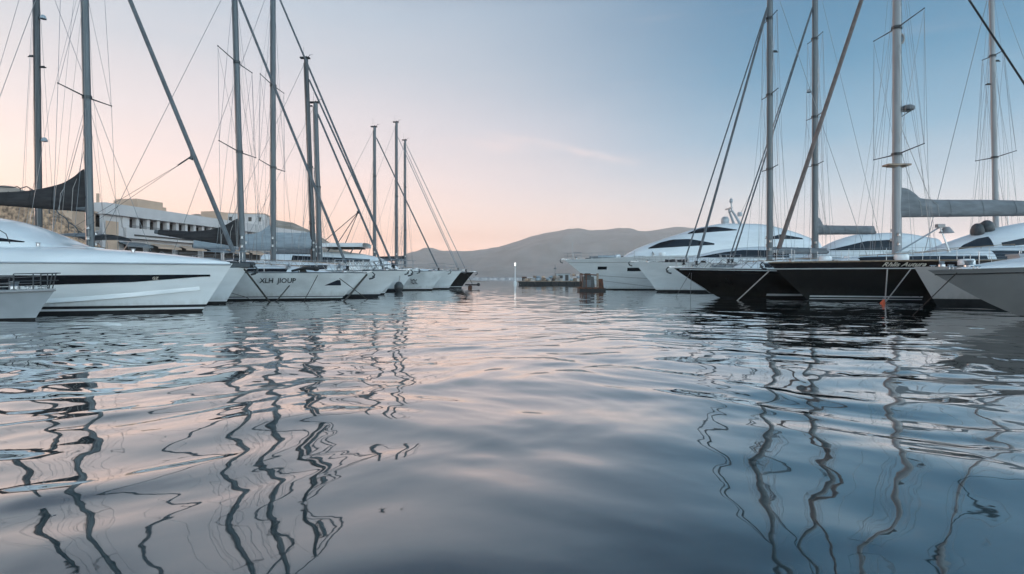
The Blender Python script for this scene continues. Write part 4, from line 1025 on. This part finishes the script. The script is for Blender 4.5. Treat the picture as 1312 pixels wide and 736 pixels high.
def yacht_R4():
    d = 22.5; tip = 1171
    h = Hull(11, 3.4, wz(342, d), 1.5, 1.4, .9, flare=.4, stemc=1.)
    motor_yacht('motor_yacht', 'warm pale grey bow with a straight slanted stem overlapping the big black hull', place_right, tip, d, GR_, h, 'cream_hull', [(.27, 'antifoul')],
        [('cabin', [(-3.6, .6, 1.6), (-5, 1.1, 1.95), (-7, 1.2, 2.2), (-10, 1.2, 2.2)], lambda x: 1.35, 2.8)], [[(-5, -9, 1.65, lerpf(-5, 1.8, -9, 2.0))]], rail=(-1.6, -7.2, 1.2, .5, False), anchor=False)
yacht_R4()
def yacht_R5():
    d = 15; tip = 1188
    h = Hull(9.5, 3.0, wz(346, d), 1.42, 1.4, 2.75, flare=.5, stemc=.80, full=.5)
    t, bd = motor_yacht('motor_yacht', 'grey flared bow with white foredeck at the right edge, nearest boat on the right', place_right, tip, d, GR_, h, 'grey_hull', [(.1, 'antifoul')],
        [('foredeck', [(-.85, .12, 1.36), (-1.3, .35, 1.44), (-2.5, .85, 1.62), (-5, 1.2, 1.95), (-9, 1.2, 2.3)], lambda x: 1.3, 2.6)], [[(-5.5, -8, 1.75, 1.95)]],
        strip=[(lambda x: h.zsheer(clamp(-x/h.L))-.13, .018, 'black', -.12, -9)], rail=None, deck='deck_grey', anchor=False)
    rails(h, t, -2.2, -8, 1.4, .5, False)
yacht_R5()
def sail_R6():
    d = 35.8; tip = 1172
    t = place_right('sailing_yacht', 'sailing yacht with slender pale rightmost mast rising behind the grey sail cover', 'sailboat', tip, d, GR_)
    h = Hull(12, 3.5, 1.7, 1.6, 1.5, 1.2); h.build(t, 'gelcoat', [(.12, 'antifoul')]); h.deck(t); h.toe_rail(t)
    coachroof(h, t, [(-2.8, .3, 1.8), (-3.8, .9, 2.1), (-8, 1.2, 2.3), (-9, 1.1, 2.1)], [(-4.2, -8.2, .12, .36)])
    mast_rig(h, t, MR(1277, d, tip), 2.2, wz(-40, d), .175, 'mast_white', [(wz(72, d), .8), (wz(202, d), 1.5)], [(-.4, 1.8, wz(-20, d), .02, 'wire')], (-11.8, 1.7, .012), seed=34, halyards=9, lights=[(wz(78, d), 'back_steam'), (wz(108, d), 'steam')], rake=-.02)
    boom_cover(h, t, MR(1277, d, tip), 3.6, 3.6, 4, 'canvas_grey', [(.1, .5), (3.9, .4)])
    rails(h, t, -1.2, -9, 1.2); foredeck_gear(h, t)
sail_R6()
def yacht_R7():
    d = 40.6; tip = 948
    h = Hull(14, 3.4, 1.95, 1.85, 1.7, 1.4)
    motor_yacht('motor_yacht', 'white motor yacht with arched cabin and dark side window behind the tall right masts', place_right, tip, d, GR_, h, 'gelcoat', [(.12, 'antifoul')],
        [('cabin', [(-3.4, .6, 2.0), (-5.6, 1.1, 3.1), (-7, 1.3, 3.8), (-8.6, 1.4, 4.2), (-11, 1.4, 4.3), (-13.8, 1.3, 3.9)], lambda x: 1.7, 2.6)],
        [[(-6.0, -10.5, lerpf(-6, 3.0, -10.5, 3.0), lambda x: interp(x, [(-10.5, 3.75), (-8.4, 3.65), (-6, 3.06)]))]], rail=(-1.2, -9, 1.0, .6))
yacht_R7()
def yacht_R8():
    d = 31.3; tip = 1136
    h = Hull(13, 3.5, 1.85, 1.8, 1.7, 1.4)
    t, bd = motor_yacht('motor_yacht', 'white motor yacht with dark roof domes seen under the long grey sail cover', place_right, tip, d, GR_, h, 'gelcoat', [(.12, 'antifoul')],
        [('cabin', [(-.9, .3, 1.95), (-2.4, .9, 2.65), (-4, 1.3, 3.25), (-6, 1.5, 3.85), (-9, 1.5, 4.25), (-12.8, 1.4, 4.0)], lambda x: 1.6, 2.6)],
        [[(-2.95, -4.9, lerpf(-2.95, 2.36, -4.9, 2.72), lambda x: interp(x, [(-4.9, 3.30), (-4.4, 3.2), (-3.6, 2.86), (-2.95, 2.40)])), (-5.3, -9, lerpf(-5.3, 2.75, -9, 3.0), lerpf(-5.3, 2.95, -9, 3.7))]], rail=(-1.0, -9, 1.1, .6))
    for k, (x, y, r) in enumerate(((-4.75, .3, .32), (-5.3, .25, .36))):
        b = MB(); b.lathe((x, y, bd[0][0].top(x)-.12), [(0, 0), (r*.8, 0), (r, .12), (r*1.02, .3), (r*.8, .52), (r*.35, .66), (0, .68)], 14); b.build('radar_dome', M['green_drum'], t)
    b = MB(); b.tube((-7.2, -.6, 4.0), (-7.2, -.6, 7.0), .025, .012, n=6); b.tube((-7.9, .4, 4.1), (-7.9, .4, 6.4), .02, .01, n=6); b.build('whip_antenna', M['steel'], t)
yacht_R8()

# ------------------------------------------------------------------ things on the water
def line(label, pts, r, m, cat='mooring line', sag=.0):
    b = MB(); P_ = []
    for a, c in zip(pts, pts[1:]):
        for i in range(12):
            f = i/12; p = a+(c-a)*f; P_.append(p-Vector((0, 0, sag*4*f*(1-f))))
    P_.append(pts[-1]); b.path(P_, r, 6); o = b.build('mooring_line', M[m]); tag(o, label, cat, 'mooring lines running down from the bows')
    return o
def sub(p): q = p.copy(); q.z = -.35; return q
line('thick dark line slanting right from the furling drum by the near yacht bow', [at(313, 345, 23.6), sub(at(353, 389, 25.6))], .04, 'rope_dark')
line('short dark line slanting left to the water below the slanted name lettering', [at(371, 366, 26.4), sub(at(345, 389, 25.8))], .03, 'rope_dark')
line('thin grey line sagging low along the white hull under the name lettering', [at(284, 372, 26.2), at(315, 381, 26.0), sub(at(344, 387, 25.7))], .012, 'rope_dark')
line('thin dark line crossing the white hull just right of the name lettering', [at(407, 353, 26.6), sub(at(384, 386, 26.2))], .018, 'rope_dark')
line('heavy dark line along the slanting stem of the second white bow', [at(470, 352, 27.6), sub(at(432, 388, 25.9))], .045, 'rope_dark')
line('thin dark line slanting right across the hulls beyond the second white bow', [at(435, 357, 27.2), sub(at(482, 384, 29.0))], .018, 'rope_dark')
line('pale line down from the black bow beneath the thick furled forestay', [at(986, 347, 26.6), sub(at(935, 384, 27.6))], .028, 'rope')
line('upright pale line from the black hull down to the orange float', [at(1137, 345, 24.5), at(1134, 388, 24.1)], .026, 'rope')
line('slanting pale line from the name lettering down to the orange float', [at(1167, 345, 24.3), at(1135, 387, 24.05)], .024, 'rope')
line('long thin grey line from the grey bow across the pale bow into the water', [at(1226, 350, 14.2), sub(at(1157, 402, 17.4))], .013, 'rope_dark')
line('left one of the thin lines falling from the overhanging black bow', [at(884, 350, 30.4), sub(at(862, 377, 34))], .014, 'wire')
line('right one of the thin lines falling from the overhanging black bow, dropping straight', [at(886, 350, 30.2), sub(at(884, 381, 32))], .012, 'wire')
line('thin line from the dark bow of the last left boat down to the floating boom', [at(599, 352, 59.6), at(605, 364, 58)], .03, 'rope_dark')
def buoy():
    p = at(1131, 389, 24.1); t = thing('mooring_buoy', 'small orange cone shaped mooring float beside the big black hull', 'buoy', (p.x, p.y, 0))
    b = MB(); b.lathe((0, 0, -.08), [(0, -.05), (.08, -.04), (.115, .03), (.11, .08), (.065, .18), (.03, .26), (0, .27)], 16); o = b.build('float', M['orange'], t); o.rotation_euler = (0, R(18), 0)
    b = MB(); b.path([(.05+.04*math.cos(a), 0, .21+.03*math.sin(a)) for a in [i*math.pi/6 for i in range(12)]], .01, 6, closed=True); b.build('ring', M['steel'], t)
buoy()
def fender(px, py, d, r, label):
    p = at(px, py, d); t = thing('fender', label, 'fender', p)
    b = MB(); b.lathe((0, 0, 0), [(0, -r*1.15), (r*.6, -r), (r, -r*.35), (r, r*.4), (r*.6, r), (r*.15, r*1.2), (0, r*1.25)], 16); b.build('bulb', M['green_drum'], t)
    b = MB(); b.path([(0, 0, r*1.1), (.05, .12, r*1.9), (.02, .25, r*3)], .03, 6); b.build('lanyard', M['rope'], t)
fender(511, 368, 45.0, .36, 'dark round fender at the waterline of a white hull far down the left row')
def float_boom():
    d = 58; a = at(596, 364.4, d); c = at(613, 364.6, d); t = thing('floating_boom', 'thin dark floating boom with a knob end off the last left bow', 'boom', (a.x, d, 0))
    b = MB(); b.tube((0, 0, .38), (c.x-a.x, 0, .36), .07); b.build('spar', M['black'], t)
    b = MB(); b.ball((c.x-a.x, 0, .40), .17, 10, 8); b.build('knob', M['black'], t)
    b = MB(); b.lathe((.5, 0, 0), [(0, -.3), (.22, -.25), (.22, .25), (0, .32)], 12); b.build('float', M['rust'], t)
float_boom()

def work_raft():
    d = 47.6; x0 = wx(741, d); x1 = wx(774, d); L = x1-x0
    t = thing('work_raft', 'small dark work raft with rusty rails and a post under the largest yacht bow', 'raft', ((x0+x1)/2, d, 0))
    b = MB(); b.box((0, 0, .10), (L, 1.7, .26)); b.build('float_tank', M['black'], t, smooth=False)
    b = MB(); b.box((-.1, -.88, .24), (L*.96, .06, .10)); b.box((-.1, .88, .24), (L*.96, .06, .10)); b.box((-L/2+.02, 0, .24), (.06, 1.7, .1)); b.build('edge_rail', M['rust'], t, smooth=False)
    b = MB(); b.tube((.42, -.75, -.1), (.42, -.75, 1.45), .09, n=10); b.build('post', M['wood'], t)
    b = MB()
    for x in (-.85, -.5): b.tube((x, -.6, .2), (x, -.6, 1.45), .05, n=7)
    b.tube((-.95, -.6, 1.4), (.5, -.6, 1.3), .05, n=7); b.tube((-.85, .6, .2), (-.85, .6, 1.45), .05, n=7); b.tube((-.85, -.6, 1.42), (-.85, .6, 1.42), .05, n=7); b.build('frame', M['rust'], t)
    b = MB(); b.box((-.25, .1, .72), (1.0, 1.0, .95), taper=.85); b.box((-.3, .1, 1.32), (.6, .7, .3), taper=.7); b.build('machinery', M['green_drum'], t)
    b = MB(); b.box((.75, .1, .6), (.5, .9, .8), taper=.7); b.build('winch_drum', M['rust'], t)
    b = MB(); b.box((-.35, -.45, .62), (.5, .08, .55)); b.build('panel', M['canvas_grey'], t)
work_raft()
def pontoon():
    d = 90; x0 = wx(663, d); x1 = wx(748, d); L = x1-x0; xc = (x0+x1)/2
    t = thing('pontoon', 'long low dark pontoon stacked with gear across the channel mouth', 'pontoon', (xc, d, 0))
    b = MB(); b.grid([[(-L/2+.7, y, -.2), (-L/2, y, .48), (L/2, y, .48), (L/2, y, -.2)] for y in (-1.6, 1.6)]); b.poly([(-L/2+.7, -1.6, -.2), (L/2, -1.6, -.2), (L/2, -1.6, .48), (-L/2, -1.6, .48)]); b.poly([(-L/2+.7, 1.6, -.2), (-L/2, 1.6, .48), (L/2, 1.6, .48), (L/2, 1.6, -.2)]); b.build('hull', M['antifoul'], t, smooth=False)
    b = MB(); b.box((0, 0, .53), (L+.1, 3.3, .10)); b.build('deck', M['wood'], t, smooth=False)
    b = MB()
    for i in range(9): b.tube((-L/2+.3+i*(L-.6)/8, -1.62, .0), (-L/2+.3+i*(L-.6)/8, -1.62, .5), .10, n=8)
    b.build('tyre_fender', M['black'], t)
    rnd = random.Random(4); G = 'crates and sacks piled on the far pontoon'
    kinds = []
    b = MB(); b.box((0, 0, .2), (.62, .5, .4)); b.box((0, 0, .42), (.66, .54, .05)); kinds.append((b, 'wood', 'crate', 'bleached wooden crate in the pile on the far pontoon', 'crate'))
    b = MB(); b.box((0, 0, .16), (.5, .42, .32), taper=.92); b.box((0, 0, .34), (.54, .46, .05)); kinds.append((b, 'cream_hull', 'fish_box', 'pale fish box in the pile on the far pontoon', 'box'))
    b = MB(); b.ball((0, 0, .22), .3, 10, 7, sc=(1.2, .9, .75)); b.ball((.2, 0, .38), .1, 8, 5); kinds.append((b, 'canvas_blue', 'sack', 'bluish tied sack in the pile on the far pontoon', 'sack'))
    b = MB(); b.ball((0, 0, .2), .27, 10, 7, sc=(1.1, 1, .8)); b.ball((-.15, 0, .34), .09, 8, 5); kinds.append((b, 'plaster_tan', 'sack', 'tan tied sack in the pile on the far pontoon', 'sack'))
    protos = [None]*4
    for i in range(46):
        k = rnd.randrange(4); f = i/45; x = -L/2+1.2+f*(L-1.8)*.98; tier = 0
        hmax = interp(f, [(0, 0), (.25, .35), (.5, .75), (.8, .85), (1, .6)])
        z = .58+(rnd.random()*hmax if i % 2 else 0); y = rnd.uniform(-1.1, 1.1)
        b, mm, nm, lb, ct = kinds[k]
        if protos[k] is None: o = b.build(nm, M[mm], smooth=(k > 1)); protos[k] = o
        else: o = protos[k].copy(); COL.objects.link(o)
        o.location = (xc+x, d+y, z if z < .7 else .58+.38*round((z-.58)/.38)); o.rotation_euler = (0, 0, rnd.uniform(-.5, .5)); tag(o, lb, ct, G+(' (%s)' % lb.split(' in ')[0] if False else ''))
    # small shed with a short signal mast, and a dark engine block at the free end
    s = thing('deck_shed', 'small grey shed with dark openings and a signal pole on the far pontoon', 'shed', (xc+1.9, d, .58))
    b = MB(); b.box((0, 0, .55), (2.2, 1.4, 1.1)); b.build('wall', M['light_grey_hull'], s, smooth=False)
    b = MB(); b.box((0, 0, 1.15), (2.5, 1.7, .1)); b.build('roof', M['grey_hull'], s, smooth=False)
    b = MB(); b.box((-.4, -.72, .65), (.7, .05, .45)); b.build('window', M['dark_recess'], s, smooth=False)
    b = MB(); b.box((.6, -.72, .5), (.5, .05, .9)); b.build('door', M['dark_recess'], s, smooth=False)
    b = MB(); b.tube((-1.2, 0, .3), (-1.2, 0, 2.6), .04, n=6); b.tube((-1.5, 0, 1.9), (-.9, 0, 1.9), .04, n=6); b.ball((-1.2, 0, 2.0), .14, 8, 6); b.build('signal_pole', M['wire'], s)
    e = thing('engine_block', 'squat dark engine on the free left end of the far pontoon', 'engine', (xc-L/2+1.1, d, .58))
    b = MB(); b.box((0, 0, .28), (.8, .7, .5), taper=.9); b.build('casing', M['dark_recess'], e, smooth=False)
    b = MB(); b.box((-.05, 0, .60), (.9, .6, .14), taper=.8); b.build('cover', M['rust'], e, smooth=False)
pontoon()
